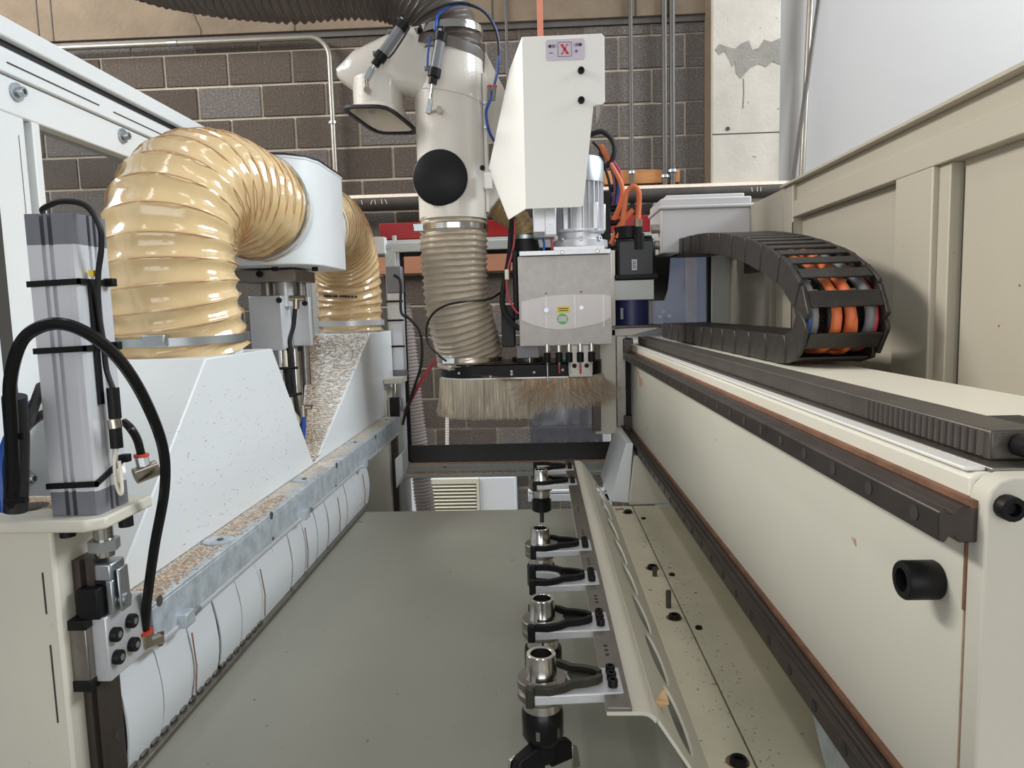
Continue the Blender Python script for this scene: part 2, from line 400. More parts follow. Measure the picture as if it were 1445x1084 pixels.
conduit([(0.833, ydc, 2.4), (0.833, ydc, 0.55)], 0.018, 'conduitd', 'thicker of the two close vertical conduits, next to the column', [(0.833, ydc, .82)])
conduit([(1.66, WY - .09, 2.4), (1.628, WY - .09, 1.777), (1.595, WY - .09, .8), (1.59, WY - .09, -.5)], 0.017, 'conduit', 'upright bright conduit on the white wall')
conduit([(1.69, WY - .14, 2.2), (1.655, WY - .14, 1.72), (1.53, WY - .14, .78), (1.50, WY - .14, .4)], 0.012, 'conduitd', 'slanting thin pipe leaning in front of the white wall')
conduit([(-0.155, WY - .04, 2.4), (-0.155, WY - .04, 0.4)], 0.009, 'conduitd', 'hair-thin conduit on the block wall just beside the dust duct')
tag(mb().box(0.42, 0.88, WY - 0.035, WY, 0.755, 0.835).build('backing_board', 'wood', None, 0.003), 'short varnished pine board screwed to block wall behind conduits', 'board')
bp_ = thing('wall_pipe', 'thick black horizontal pipe dusted with tan sawdust along the block wall', 'pipe', (0, WY - .11, .68))
mb().cyl((-2.6, WY - .11, .68), (2.6, WY - .11, .68), .048, n=24).build('pipe', 'bigpipe', bp_)
dl = mb(); a0 = [math.radians(t) for t in range(25, 160, 9)]
pl = [(WY - .11 + .0495 * math.cos(t), .68 + .0495 * math.sin(t)) for t in a0]; pl2 = [(WY - .11 + .047 * math.cos(t), .68 + .047 * math.sin(t)) for t in reversed(a0)]
dl.prism(pl + pl2, 'x', -2.6, 2.6).build('dust_layer', 'dust', bp_)
for xq in (-1.05, -1.0, -.97, -.93, -.90, 1.28, 1.31, 1.33):
    mb().tube([(xq, WY - .158, .665), (xq + random.uniform(-.012, .012), WY - .157, .692)], .0022, 4).build('chalk_mark', 'dust', bp_)
tag(mb().box(0.03, 0.065, WY - 0.2, WY - 0.16, 1.55, 2.3).build('salmon_pipe', 'salmon', None, 0.004), 'salmon painted square pipe hanging before the concrete lintel', 'pipe')
bo = tag(mb().box(-1.0, 0.6, WY - 0.05, WY, 0.25, 0.355).build('timber_rail', 'woodred', None, 0.003), 'reddish timber rail fixed across block wall below the red beam', 'board')

# white cabinet with louvre grille standing against the wall, below the machine's rear rail
cb = thing('louvred_cabinet', 'white wall cabinet with ivory louvred grille seen under the rear rail', 'cabinet', (-.52, WY - .2, -1.6))
mb().box(-.892, -.165, WY - .3, WY - .01, -1.6, -.98).build('body', 'cabinet', cb, .004)
mb().box(-.70, -.685, WY - .32, WY - .3, -1.6, -1.0).build('grille_frame', 'louvre', cb)
mb().box(-.40, -.385, WY - .32, WY - .3, -1.6, -1.0).build('grille_frame', 'louvre', cb)
mb().box(-.685, -.40, WY - .32, WY - .3, -1.03, -1.0).build('grille_frame', 'louvre', cb)
mb().box(-.685, -.40, WY - .304, WY - .3, -1.6, -1.03).build('grille_backing', 'slot', cb)
lv = mb().prism([(-.018, 0), (0, .011), (0, .015), (-.018, .004)], 'x', -.683, -.402).build('slat', 'louvre', cb)
lv.location = V(lv.location) + V((0, WY - .302, -1.05))
for i in range(1, 25):
    c = inst(lv, V(lv.location) - V((0, 0, .0215 * i)), cb)
mb().box(-.38, -.17, WY - .306, WY - .3, -1.58, -1.0).build('door', 'cabinet', cb, .002)
# white steel bench frame behind the far tools
wf = thing('bench_frame', 'white steel bench frame on the floor behind the router bit holder', 'bench', (0.1, 3.8, -1.6))
mb().box(-.08, .5, 3.75, 3.8, -1.03, -.99).build('rail', 'cabinet', wf, .003)
mb().box(-.08, .5, 3.75, 3.8, -.985, -.97).build('lip', 'cabinet', wf, .002)
mb().box(-.05, -.02, 3.75, 3.8, -1.6, -1.03).build('leg', 'cabinet', wf, .003)
mb().box(.33, .37, 3.75, 3.8, -1.6, -.6).build('leg', 'cabinet', wf, .003)
mb().tube([(.0, 3.77, -1.5), (.3, 3.77, -1.03)], .016, 6).build('brace', 'cabinet', wf)
mb().tube([(.05, 3.77, -1.5), (.35, 3.77, -1.03)], .012, 6).build('brace', 'cabinet', wf)
# blue-grey door far behind, at the right
dr = struct('door_1', 'door', mb().box(.70, 1.05, WY - .16, WY - .11, -1.6, .62), 'blue-grey steel door seen through the rear opening', 'door', .003)
for zz in (.10, -.32): mb().cyl((.895, WY - .165, zz), (.895, WY - .165, zz + .11), .009, n=8).build('hinge', 'conduit', dr)
for px in ((0.751, 4.300, -0.029), (0.789, 4.300, -0.055), (0.734, 4.300, -0.058)):
    mb().bolt((px[0], WY - .16, px[2]), (0, -1, 0), .012, .01).build('bolt', 'zinc', dr)

# shelf with small boxes on the wall, seen through the enclosure window
sh = tag(mb().box(-1.75, -1.20, 4.02, WY, -.372, -.350).build('wall_shelf', 'woodred', None, .002), 'brown wooden wall shelf seen between the two white hoods', 'shelf')
bx1 = tag(mb().box(-1.43, -1.355, 4.08, 4.3, -.3495, -.215).build('small_box', 'cabinet', None, .002), 'plain white carton on the brown wall shelf', 'box')
bx2 = tag(mb().box(-1.33, -1.225, 4.08, 4.3, -.3495, -.200).build('small_box', 'lilac', None, .002), 'pale carton with red band on the brown wall shelf', 'box')
mb().box(-1.33, -1.225, 4.0785, 4.0802, -.255, -.225).build('red_band', 'redhose', bx2)

# ================================================================== LEFT SIDE OF THE MACHINE
# ---- enclosure frame
fx = -0.90
lf = thing('machine_enclosure', 'white steel enclosure frame with clear window and washered bolts beside the hoses', 'machine frame', (fx, 2.0, -1.6))
mb().box(fx - .05, fx + .004, .6, 3.4, .488, .522).build('top_cap', 'white', lf, .003)
mb().box(fx - .05, fx - .010, .6, 3.4, .472, .490).build('seal_strip', 'blackrub', lf)
mb().prism([(fx - .05, .427), (fx + .004, .427), (fx + .004, .466), (fx - .006, .474), (fx - .05, .474)], 'y', .6, 3.4).build('upper_rail', 'white', lf, .002)
mb().box(fx + .0035, fx + .0055, 1.225, 1.48, .444, .446).build('slot', 'slot', lf)
mb().box(fx + .0035, fx + .0055, 1.53, 1.8, .444, .446).build('slot', 'slot', lf)
mb().box(fx - .05, fx - .004, .6, 3.4, .363, .426).build('window_rail', 'white', lf, .003)
mb().box(fx - .05, fx - .004, 1.285, 1.305, -1.6, .363).build('window_stile', 'white', lf, .002)
mb().box(fx - .05, fx - .022, 1.265, 1.285, -1.6, .363).build('stile_groove', 'frame', lf)
mb().box(fx - .05, fx - .004, .6, 1.265, -1.6, .363).build('panel', 'white', lf, .003)
mb().box(fx - .05, fx - .004, 2.9, 3.4, -1.6, .363).build('panel', 'white', lf, .003)
mb().box(fx - .05, fx - .004, 1.305, 2.9, -1.6, -.35).build('panel', 'white', lf, .003)
mb().box(fx - .032, fx - .028, 1.305, 2.9, -.35, .363).build('window_pane', 'clear', lf)
mb().box(fx - .0045, fx - .0032, 1.2475, 1.2482, -.5, .33).build('seam', 'slot', lf)
mb().box(fx - .0045, fx - .0030, 1.158, 1.186, -1.2, .20).build('door_gap', 'slot', lf)
for p in ((-0.904, 1.251, 0.404), (-0.904, 1.569, 0.405), (-0.904, 1.184, -0.269)):
    w = mb().cyl((fx - .005, p[1], p[2]), (fx + .001, p[1], p[2]), .0155, n=24).build('washer', 'zinc', lf)
    mb().bolt((fx + .001, p[1], p[2]), (1, 0, 0), .0085, .012).build('bolt_head', 'zinc', w)
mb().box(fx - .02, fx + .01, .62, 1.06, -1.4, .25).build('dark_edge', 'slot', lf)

# ---- pressure bar
br = thing('pressure_bar', 'galvanised pressure bar dusted with sawdust along the white hoods', 'bar', (-.59, 1.85, -.465))
mb().box(-.625, -.56, .952, 2.755, -.409, -.403).build('top_flange', 'galv', br, .001)
mb().box(-.566, -.56, .952, 2.755, -.463, -.409).build('face', 'galv', br, .001)
mb().box(-.612, -.566, .952, .957, -.46, -.409).build('end_plate', 'galv', br, .001)
mb().cyl((-.563, .955, -.466), (-.563, 2.75, -.466), .006, n=12).build('bottom_rod', 'alu', br)
for p in ((-0.580, 1.234, -0.403), (-0.610, 1.701, -0.403), (-0.610, 2.190, -0.403), (-0.603, 2.652, -0.403)):
    w = mb().cyl((-.592, p[1], -.404), (-.592, p[1], -.400), .027, n=24).build('washer', 'galv', br)
    mb().cyl((-.589, p[1], -.400), (-.589, p[1], -.398), .006, n=6).build('screw', 'conduitd', w)
for p in ((-0.560, 0.972, -0.405), (-0.560, 1.406, -0.406), (-0.560, 1.880, -0.406), (-0.560, 2.344, -0.411)):
    mb().cyl((-.561, p[1], p[2]), (-.5592, p[1], p[2]), .008, n=14).build('hole', 'conduitd', br)
for p in ((-0.560, 0.972, -0.455), (-0.560, 1.406, -0.455), (-0.560, 1.864, -0.459)):
    mb().cyl((-.561, p[1], p[2]), (-.5592, p[1], p[2]), .004, n=10).build('hole', 'slot', br)
for p in ((-0.555, 1.031, -0.457), (-0.555, 1.591, -0.456), (-0.555, 2.158, -0.461)):
    c = mb().box(-.566, -.546, p[1] - .014, p[1] + .014, p[2] - .012, p[2] + .010).build('rod_clip', 'galv', br, .002)
    mb().cyl((-.550, p[1] + .014, p[2]), (-.550, p[1] + .032, p[2] + .001), .0055, n=8).build('clip_screw', 'zinc', c)
# sawdust lying on the bar
def flakes(name, n, gen, m, size=.003, parent=None, flat=.35):
    b = mb()
    for i in range(n):
        x, y, z = gen(); a = random.uniform(0, PI); s1 = size * random.uniform(.5, 1.6); s2 = s1 * random.uniform(.3, .8); h = size * flat * random.uniform(.5, 1.5)
        ca, sa = math.cos(a), math.sin(a)
        q = [(x + ca * u * s1 - sa * w * s2, y + sa * u * s1 + ca * w * s2) for u, w in ((-1, -1), (1, -.6), (.8, 1), (-.9, .7))]
        b.add([(X, Y, z) for X, Y in q] + [(x, y, z + h)], [(0, 1, 4), (1, 2, 4), (2, 3, 4), (3, 0, 4), (3, 2, 1, 0)])
    return b.build(name, m, parent, smooth=0, kind='stuff')
tag(flakes('sawdust', 5200, lambda: (random.triangular(-.624, -.56, -.618), 0.952 + 1.8 * random.random() ** 1.25, -.4028), 'dust', .0026), 'tan sawdust scattered along the top of the galvanised bar', 'sawdust', kind='stuff')
tag(flakes('brown_sawdust', 1800, lambda: (random.triangular(-.624, -.562, -.60), 0.952 + .6 * random.random() ** 2, -.4026), 'dust2', .0026), 'brown sawdust heaped on the end of the bar by the bracket', 'sawdust', kind='stuff')

# ---- strip curtain under the bar
sc = thing('strip_curtain', 'white plastic strip curtain hanging below the galvanised bar to the table', 'curtain', (-.58, 1.6, -.6))
NS = 15; y0c, y1c = .888, 2.27
for i in range(NS):
    a = y0c + (y1c - y0c) * i / NS; b_ = y0c + (y1c - y0c) * (i + 1) / NS; sk = random.uniform(-.006, .006); sk2 = random.uniform(-.008, .012)
    b = mb(); vs = []; n = 9
    for k in range(n):
        t = k / (n - 1); bul = math.sin(t * PI * .62) * .026 + random.uniform(-.0006, .0006)
        z = -.455 - .158 * t; xx = -.588 + bul - .012 * t * t
        for y in (a + .0015 + sk * t, b_ - .0015 + sk2 * t): vs += [(xx, y, z), (xx - .003, y, z)]
    fs = []
    for k in range(n - 1):
        p, q = 4 * k, 4 * k + 4
        fs += [(p, p + 2, q + 2, q), (p + 1, q + 1, q + 3, p + 3), (p, q, q + 1, p + 1), (p + 2, p + 3, q + 3, q + 2)]
    fs += [(0, 1, 3, 2), (4 * n - 4, 4 * n - 2, 4 * n - 1, 4 * n - 3)]
    b.add(vs, fs).build('strip', 'strip', sc)
    if i % 3 == 1: mb().tube([(-.568, b_ + sk2 * .3, -.50), (-.563, b_ + sk2 * .7, -.555), (-.567, b_ + sk2 * .9, -.60)], .0012, 5).build('glue_line', 'rust', sc)
mb().box(-.605, -.60, y0c, y1c, -.62, -.45).build('backing', 'strip', sc)
# toothed metal seat strip between curtain and table
ts = thing('toothed_strip', 'thin grey toothed metal strip along the table edge under the curtain', 'metal strip', (-.575, 1.2, -.62))
mb().box(-.578, -.562, .62, 2.24, -.6195, -.611).build('base', 'steel2', ts, .001)
t0 = mb().box(-.592, -.570, -.008, .008, -.611, -.606).build('tooth', 'steel2', ts, .001)
bl = V(t0.location); t0.location = bl + V((0, .70, 0))
for i in range(1, 24): inst(t0, bl + V((0, .70 + .028 * i, 0)), ts)

# ---- hoods
def hood(name, label, bot, top, zb, zt, bx0, bx1, tx0, tx1, mouth, r):
    h = thing(name, label, 'dust hood', ((bx0 + bx1) / 2, (bot[0] + bot[1]) / 2, zb))
    mb().hexa([(bx0, bot[0], zb), (bx1, bot[0], zb), (bx1, bot[1], zb), (bx0, bot[1], zb), (tx0, top[0], zt), (tx1, top[0], zt), (tx1, top[1], zt), (tx0, top[1], zt)]).build('shell', 'white', h, .003)
    mb().lathe([(r, 0), (r, .045), (r - .003, .045), (r - .003, 0)], (mouth[0], mouth[1], zt), (0, 0, 1), 40, True).build('spigot', 'white', h)
    return h
H1 = hood('dust_hood', 'clean white dust hood beside the aluminium cylinder on its cream bracket', (.952, 1.882), (1.298, 1.63), -.4025, -.072, -.665, -.622, -.885, -.622, (-.748, 1.462), .118)
H2 = hood('dust_hood', 'white dust hood with a sawdust-coated sloping face', (1.89, 2.97), (2.605, 2.965), -.4025, -.068, -.665, -.622, -.86, -.622, (-.742, 2.785), .112)
# sawdust clinging to the sloping face of the far hood
def on_slope():
    t = random.random(); y = 1.89 + .715 * t; z = -.4025 + .3345 * t
    return (random.uniform(-.66 - .19 * t, -.628), y - .0012, z + .0012)
tag(flakes('sawdust', 3800, on_slope, 'dust', .0032, flat=.5), 'tan sawdust coating the sloping face of a white hood', 'sawdust', kind='stuff')
tag(flakes('brown_sawdust', 900, lambda: (lambda p: (-.66 - .19 * (p[1] - 1.8888) / .715 + abs(random.gauss(0, .022)), p[1], p[2]))(on_slope()), 'dust2', .004, flat=.5), 'brown sawdust flakes along the edge of the dusty hood slope', 'sawdust', kind='stuff')
tag(flakes('brown_flake', 260, lambda: (-.6212, random.uniform(1.15, 1.7), random.uniform(-.39, -.12)), 'dust2', .0016), 'brown dust specks sticking to the clean white hood', 'sawdust', kind='stuff')

# ---- cream spiral hoses
def spiral_hose(name, label, pts, R, pitch, amp, m, wire, wr, rings=7, n=40, sag=1.0, group=None, ends=()):
    path = resample(spline(pts, 24), pitch / rings)
    def rf(L, th, t):
        ph = (L / pitch - th / (2 * PI)) % 1.0
        prof = abs(ph - .5) * 2          # 1 at the wire, 0 between
        w = .0022 * math.sin(4 * th + 9 * L) + .0016 * math.sin(9 * th - 31 * L) + .0011 * math.sin(17 * th + 57 * L)
        return R - amp * sag * (1 - prof ** 1.6) + w * sag
    h = thing(name, label, 'hose', tuple(pts[-1]), group)
    b = mb(); b.tube(path, R, n, caps=False, rf=rf)
    sk = b.build('sleeve', m, h, smooth=60)
    if wire:
        # the wire follows the crest of the spiral
        fr = b.frames; L = fr[-1][3]; wp = []; N = int(L / pitch * 36)
        j = 0
        for i in range(N + 1):
            s = L * i / N
            while j < len(fr) - 2 and fr[j + 1][3] < s: j += 1
            u = (s - fr[j][3]) / max(1e-9, fr[j + 1][3] - fr[j][3]); p = fr[j][0].lerp(fr[j + 1][0], u); a = fr[j][1].lerp(fr[j + 1][1], u).normalized(); c = fr[j][2].lerp(fr[j + 1][2], u).normalized()
            th = 2 * PI * (s / pitch); wp.append(p + (a * math.cos(th) + c * math.sin(th)) * (R + wr * .3))
        mb().tube(wp, wr, 5).build('spiral_wire', wire, h)
    return h, path
def band(parent, c, d, r, w, m='zinc', box=None):
    o = mb().lathe([(r, -w / 2), (r + .0022, -w / 2), (r + .0022, w / 2), (r, w / 2)], c, d, 40, True).build('clamp_band', m, parent)
    if box is not None:
        q = V(c) + V(box).normalized() * (r + .006)
        mb().box(q.x - .022, q.x + .022, q.y - .008, q.y + .008, q.z - w * .7, q.z + w * .7).build('clamp_screw', 'zinc', o, .002)
    return o
hz1, p1_ = spiral_hose('dust_hose', 'large cream spiral hose arching from the clean hood to the white manifold',
    [(-.70, 1.835, .272), (-.712, 1.74, .285), (-.728, 1.625, .293), (-.742, 1.525, .262), (-.75, 1.462, .19), (-.752, 1.442, .09), (-.75, 1.45, .0), (-.748, 1.462, -.066)], .131, .037, .0085, 'hosey', 'copper', .0014)
band(hz1, (-.749, 1.457, -.038), (0, .03, -1), .134, .016, box=(.15, -1, 0))
band(hz1, (-.704, 1.79, .279), (.1, 1, -.1), .134, .010)
hz2, p2_ = spiral_hose('dust_hose', 'cream spiral hose with printed marks dropping onto the dusty hood',
    [(-.705, 2.18, .272), (-.712, 2.33, .30), (-.722, 2.50, .305), (-.732, 2.65, .265), (-.738, 2.745, .18), (-.741, 2.78, .08), (-.742, 2.785, .0), (-.742, 2.785, -.062)], .125, .037, .0085, 'hosey', 'copper', .0014)
band(hz2, (-.742, 2.785, -.03), (0, 0, -1), .128, .020, 'alu')
band(hz2, (-.711, 2.30, .297), (-.06, 1, .15), .128, .010)
for i, dx in enumerate((-.07, -.058, -.045, -.03, -.02, -.005, .006, .016, .026, .038, .05)):
    mb().box(-.742 + dx, -.742 + dx + .008, 2.785 - .1262 * math.cos(dx / .125) - .001, 2.785 - .12 * math.cos(dx / .125), .072 - .1 * dx * 0 - .05 * (dx + .07), .079 - .05 * (dx + .07)).build('printed_mark', 'darkprint', hz2)

# ---- manifold
mf = thing('hose_manifold', 'white rounded sheet-metal manifold joining the two cream hoses', 'manifold', (-.70, 2.0, .13))
pl = [(-.888, 1.845), (-.80, 1.815), (-.70, 1.81), (-.635, 1.825), (-.595, 1.86), (-.577, 1.915), (-.577, 2.14), (-.60, 2.175), (-.66, 2.19), (-.888, 2.19)]
mb().prism(pl, 'z', .135, .408).build('shell', 'white', mf, .003, smooth=50)
def grow(p, s, c=(-.72, 2.0)): return [(c[0] + (x - c[0]) * s, c[1] + (y - c[1]) * s) for x, y in p]
mb().prism(grow(pl, 1.012), 'z', .404, .410).build('lid', 'white', mf, .001)
mb().prism(grow(pl, 1.02), 'z', .410, .4145).build('gasket', 'blackrub', mf)
mb().lathe([(.128, 0), (.128, .04), (.124, .04), (.124, 0)], (-.70, 1.83, .272), (.1, -1, .1), 36, True).build('spigot', 'white', mf)
mb().lathe([(.122, 0), (.122, .06), (.118, .06), (.118, 0)], (-.705, 2.16, .272), (0, 1, .1), 36, True).build('spigot', 'white', mf)
for p in ((-0.705, 1.900, 0.127), (-0.612, 1.950, 0.108)): mb().bolt((p[0], p[1], .136), (0, 0, -1), .008, .012).build('bolt', 'black', mf)

# ---- guide post between the hoods carrying the manifold
gp = thing('guide_post', 'aluminium guide block on steel rods between the two white hoods', 'guide', (-.76, 2.0, -1.0))
mb().box(-.83, -.66, 1.93, 2.10, .098, .130).build('top_plate', 'steel2', gp, .002)
mb().bolt((-0.758, 1.930, 0.119), (0, -1, 0), .009, .008).build('bolt', 'black', gp)
mb().cyl((-.775, 2.02, -.9), (-.775, 2.02, .1), .017, n=20).build('rod', 'steel2', gp)
mb().cyl((-.715, 2.0, .03), (-.715, 2.0, .1), .021, n=20).build('rod', 'alu', gp)
mb().cyl((-.69, 2.06, -.2), (-.69, 2.06, .1), .014, n=20).build('rod', 'steel2', gp)
mb().box(-.803, -.713, 1.95, 2.06, -.092, .060).build('block', 'alu', gp, .002)
mb().box(-.713, -.66, 2.03, 2.05, -.084, .056).build('side_plate', 'alu', gp, .002)
for p in ((-0.717, 1.950, 0.047), (-0.697, 1.950, -0.091), (-0.662, 2.000, 0.038), (-0.682, 2.000, -0.090)): mb().bolt(p, (.3, -1, 0), .008, .009).build('bolt', 'black', gp)
mb().cyl((-.735, 1.99, -.9), (-.735, 1.99, -.09), .02, n=20).build('cylinder_tube', 'steel', gp)
mb().cyl((-.70, 2.0, -.9), (-.70, 2.0, -.09), .017, n=20).build('cylinder_tube', 'steel', gp)
fit = mb().cyl((-0.664, 1.930, 0.022), (-0.662, 1.930, 0.049), .009, n=12).build('elbow_fitting', 'nickel', gp)
mb().cyl((-0.681, 1.930, 0.051), (-0.638, 1.930, 0.050), .008, n=12).build('fitting_arm', 'nickel', fit)
cable('guide_air_hose', [(-0.667, 1.930, 0.022), (-0.674, 1.930, -0.024), (-0.683, 1.920, -0.063), (-0.681, 1.920, -0.102), (-0.680, 1.920, -0.180), (-0.673, 1.920, -0.259), (-0.666, 1.920, -0.319)], .0065, 'blackrub', 'black air hose running down the guide rods between the hoods', 'hose')
cable('sensor_cable', [(-0.693, 1.910, -0.091), (-0.689, 1.900, -0.129), (-0.688, 1.900, -0.178), (-0.685, 1.900, -0.217), (-0.677, 1.900, -0.256), (-0.663, 1.900, -0.280), (-0.672, 1.900, -0.303), (-0.684, 1.900, -0.295)], .0035, 'louvre', 'thin pale sensor cable looped between the hoods', 'cable')
tag(mb().cyl((-0.690, 1.900, -0.139), (-0.685, 1.900, -0.217), .008, n=12).build('cable_connector', 'black'), 'black round plug connector on the pale cable between the hoods', 'connector')
ef = thing('elbow_fitting', 'nickel elbow fitting with blue tube between the hoods', 'fitting', (-0.650, 1.900, -0.253))
mb().cyl((-0.649, 1.900, -0.241), (-0.649, 1.900, -0.272), .009, n=12).build('body', 'nickel', ef)
mb().cyl((-0.653, 1.900, -0.245), (-0.626, 1.900, -0.247), .007, n=12).build('arm', 'nickel', ef)
mb().tube([(-0.649, 1.900, -0.272), (-0.650, 1.900, -0.296), (-0.655, 1.900, -0.335)], .006, 8).build('tube', 'blue', ef)
for q in ((398, 519, 421, 519), (408, 559, 426, 556)):
    pass
tag(mb().tube([(-0.704, 1.890, -0.138), (-0.655, 1.890, -0.137)], .004, 6).build('cable_tie', 'black'), 'black cable tie round the hoses between the hoods, upper one', 'cable tie')
tag(mb().tube([(-0.689, 1.890, -0.215), (-0.648, 1.890, -0.207)], .004, 6).build('cable_tie', 'black'), 'black cable tie round the hoses between the hoods, lower one', 'cable tie')

# ---- near lifting bracket, rail and cylinder
cl = thing('lift_bracket', 'cream steel bracket column with thin slots carrying the aluminium cylinder', 'bracket', (-.66, .87, -1.6))
mb().box(-.80, -.600, .820, .930, -1.2, -.235).build('column', 'cream', cl, .004)
mb().prism([(-.80, .80), (-.545, .80), (-.527, .815), (-.527, .918), (-.80, .918)], 'z', -.249, -.234).build('shelf', 'cream', cl, .003)
for (a, b_) in (((-0.616, 0.820, -0.304), (-0.616, 0.820, -0.357)), ((-0.615, 0.820, -0.397), (-0.615, 0.820, -0.499))):
    mb().tube([(a[0], .8198, a[2]), (b_[0], .8198, b_[2])], .0012, 4).build('slot', 'slot', cl)
mb().lathe([(.022, 0), (.022, .0015), (.0, .0015)], (-0.659, 0.865, -0.234), (0, 0, 1), 24).build('hole', 'slot', cl)
mb().box(-.80, -.76, .80, .82, -1.2, -.245).build('back_edge', 'slot', cl)
for p in ((-0.587, 0.830, -0.257), (-0.537, 0.870, -0.255)): mb().cyl((p[0], p[1], -.249), (p[0], p[1], -.262), .009, n=14).build('bolt', 'black', cl)
tag(flakes('sawdust', 1500, lambda: (random.uniform(-.70, -.60), random.uniform(.86, .915), -.2338), 'dust2', .003), 'brown sawdust on the bracket shelf behind the cylinder', 'sawdust', kind='stuff')

cy = thing('pneumatic_cylinder', 'large ribbed aluminium pneumatic cylinder with grey end caps on the cream bracket', 'cylinder', (-.568, .853, -.234))
X0, X1, Y0, Y1 = -.598, -.540, .822, .884
def extr(z0, z1, name, m, groove=True):
    g = .007
    pr = [(X0, Y0)]
    w = X1 - X0
    if groove:
        for u in (.30, .46):
            pr += [(X0 + w * u, Y0), (X0 + w * u, Y0 + g), (X0 + w * (u + .09), Y0 + g), (X0 + w * (u + .09), Y0)]
        pr += [(X0 + w * .80, Y0), (X0 + w * .83, Y0 + .0015), (X1 - .004, Y0 + .0015)]
    pr += [(X1 - .003, Y0), (X1, Y0 + .003)]
    d = Y1 - Y0
    if groove:
        for u in (.40, .58):
            pr += [(X1, Y0 + d * u), (X1 - g, Y0 + d * u), (X1 - g, Y0 + d * (u + .09)), (X1, Y0 + d * (u + .09))]
    pr += [(X1, Y1), (X0, Y1)]
    return mb().prism(pr, 'z', z0, z1).build(name, m, cy, smooth=30)
extr(-.204, .092, 'barrel', 'cylalu')
extr(.092, .128, 'end_cap', 'grey'); extr(-.234, -.204, 'end_cap', 'grey')
cy_led = mb().box((-0.533, 0.860, 0.059)[0] - .003, (-0.533, 0.860, 0.059)[0] + .003, .836, .842, .055, .062).build('sensor_lamp', 'yellow', cy)
sn = mb().cyl((-0.527, 0.850, -0.081), (-0.527, 0.850, -0.119), .0075, n=12).build('sensor_plug', 'black', cy)
mb().cyl((-0.529, 0.850, -0.120), (-0.528, 0.850, -0.131), .0078, n=12).build('plug_nut', 'nickel', sn)
mb().cyl((-0.528, 0.850, -0.131), (-0.528, 0.850, -0.156), .0075, n=12).build('plug_tail', 'black', sn)
mb().box(X1 - .001, X1 + .004, .838, .846, -.10, .045).build('sensor_rail', 'black', cy)
# cable ties round the cylinder
for i, z in enumerate((.047, -.032, -.196)):
    t = .003
    lab = ('black cable tie round the aluminium cylinder, topmost one', 'black cable tie round the aluminium cylinder, middle one', 'black cable tie round the base of the aluminium cylinder')[i]
    b = mb(); dz = (0, 0, .02)[i]
    b.hexa([(X0 - t, Y0 - t, z - .004), (X1 + t, Y0 - t, z - .002), (X1 + t, Y0, z - .002), (X0 - t, Y0, z - .004), (X0 - t, Y0 - t, z + .003), (X1 + t, Y0 - t, z + .005), (X1 + t, Y0, z + .005), (X0 - t, Y0, z + .003)])
    b.hexa([(X1, Y0 - t, z - .002), (X1 + t, Y0 - t, z - .002), (X1 + t, Y1, z - .002 + dz), (X1, Y1, z - .002 + dz), (X1, Y0 - t, z + .005), (X1 + t, Y0 - t, z + .005), (X1 + t, Y1, z + .005 + dz), (X1, Y1, z + .005 + dz)])
    o = tag(b.build('cable_tie', 'black'), lab, 'cable tie')
    mb().box(X1, X1 + .012, Y1 - .014, Y1 - .004, z - .003 + dz, z + .007 + dz).build('tie_head', 'black', o, .001)
cable('sensor_cable', [(-0.609, 0.870, 0.137), (-0.600, 0.860, 0.140), (-0.565, 0.840, 0.144), (-0.529, 0.830, 0.137), (-0.514, 0.830, 0.113), (-0.517, 0.835, 0.088), (-0.527, 0.840, 0.055), (-0.533, 0.845, 0.013), (-0.532, 0.847, -0.022), (-0.533, 0.850, -0.057), (-0.527, 0.850, -0.081)], .0035, 'blackrub', 'thin black sensor cable looping over the top of the aluminium cylinder', 'cable')
cable('sensor_tail', [(-0.527, 0.848, -0.156), (-0.530, 0.846, -0.171), (-0.530, 0.845, -0.198), (-0.526, 0.845, -0.213), (-0.523, 0.845, -0.207), (-0.525, 0.847, -0.172)], .0022, 'louvre', 'thin pale wire hairpin below the plug on the aluminium cylinder', 'cable')

# rail, carriage, plate, fork
rl = tag(mb().prism([(-.600, .850), (-.590, .850), (-.587, .855), (-.582, .850), (-.572, .850), (-.572, .884), (-.582, .884), (-.587, .879), (-.590, .884), (-.600, .884)], 'z', -1.2, -.30).build('linear_rail', 'darksteel'), 'dark vertical linear rail on the cream bracket column', 'rail')
for z in (-.545, -.64, -.735): mb().cyl((-.573, .867, z), (-.5712, .867, z), .006, n=14).build('rail_hole', 'slot', rl)
cr = tag(mb().box(-.607, -.578, .834, .90, -.462, -.375).build('rail_carriage', 'steel2', None, .002), 'steel rail carriage behind the bolted plate on the bracket', 'carriage')
mb().box(-.608, -.577, .832, .902, -.385, -.372).build('end_seal', 'black', cr, .001); mb().box(-.608, -.577, .832, .902, -.466, -.452).build('end_seal', 'black', cr, .001)
pt = thing('carriage_plate', 'machined aluminium plate with four black cap screws at the end of the bar', 'plate', (-.572, .89, -.462))
mb().box(-.586, -.559, .846, .935, -.460, -.374).build('plate', 'alu', pt, .002)
for p in ((-0.559, 0.858, -0.402), (-0.559, 0.894, -0.400), (-0.559, 0.859, -0.433), (-0.559, 0.894, -0.433)):
    b_ = mb().bolt((-.5595, p[1], p[2]), (1, 0, 0), .0095, .009).build('cap_screw', 'black', pt)
    mb().cyl((-.556, p[1], p[2]), (-.5495, p[1], p[2]), .0048, n=6).build('screw_core', 'zinc', b_)
fk = thing('clevis_fork', 'zinc clevis fork linking the cylinder rod to the aluminium plate', 'clevis', (-.572, .88, -.37))
mb().cyl((-.567, .868, -.30), (-.567, .868, -.245), .012, n=18).build('piston_rod', 'steel', fk)
mb().cyl((-.567, .868, -.292), (-.567, .868, -.278), .019, n=6).build('lock_nut', 'zinc', fk)
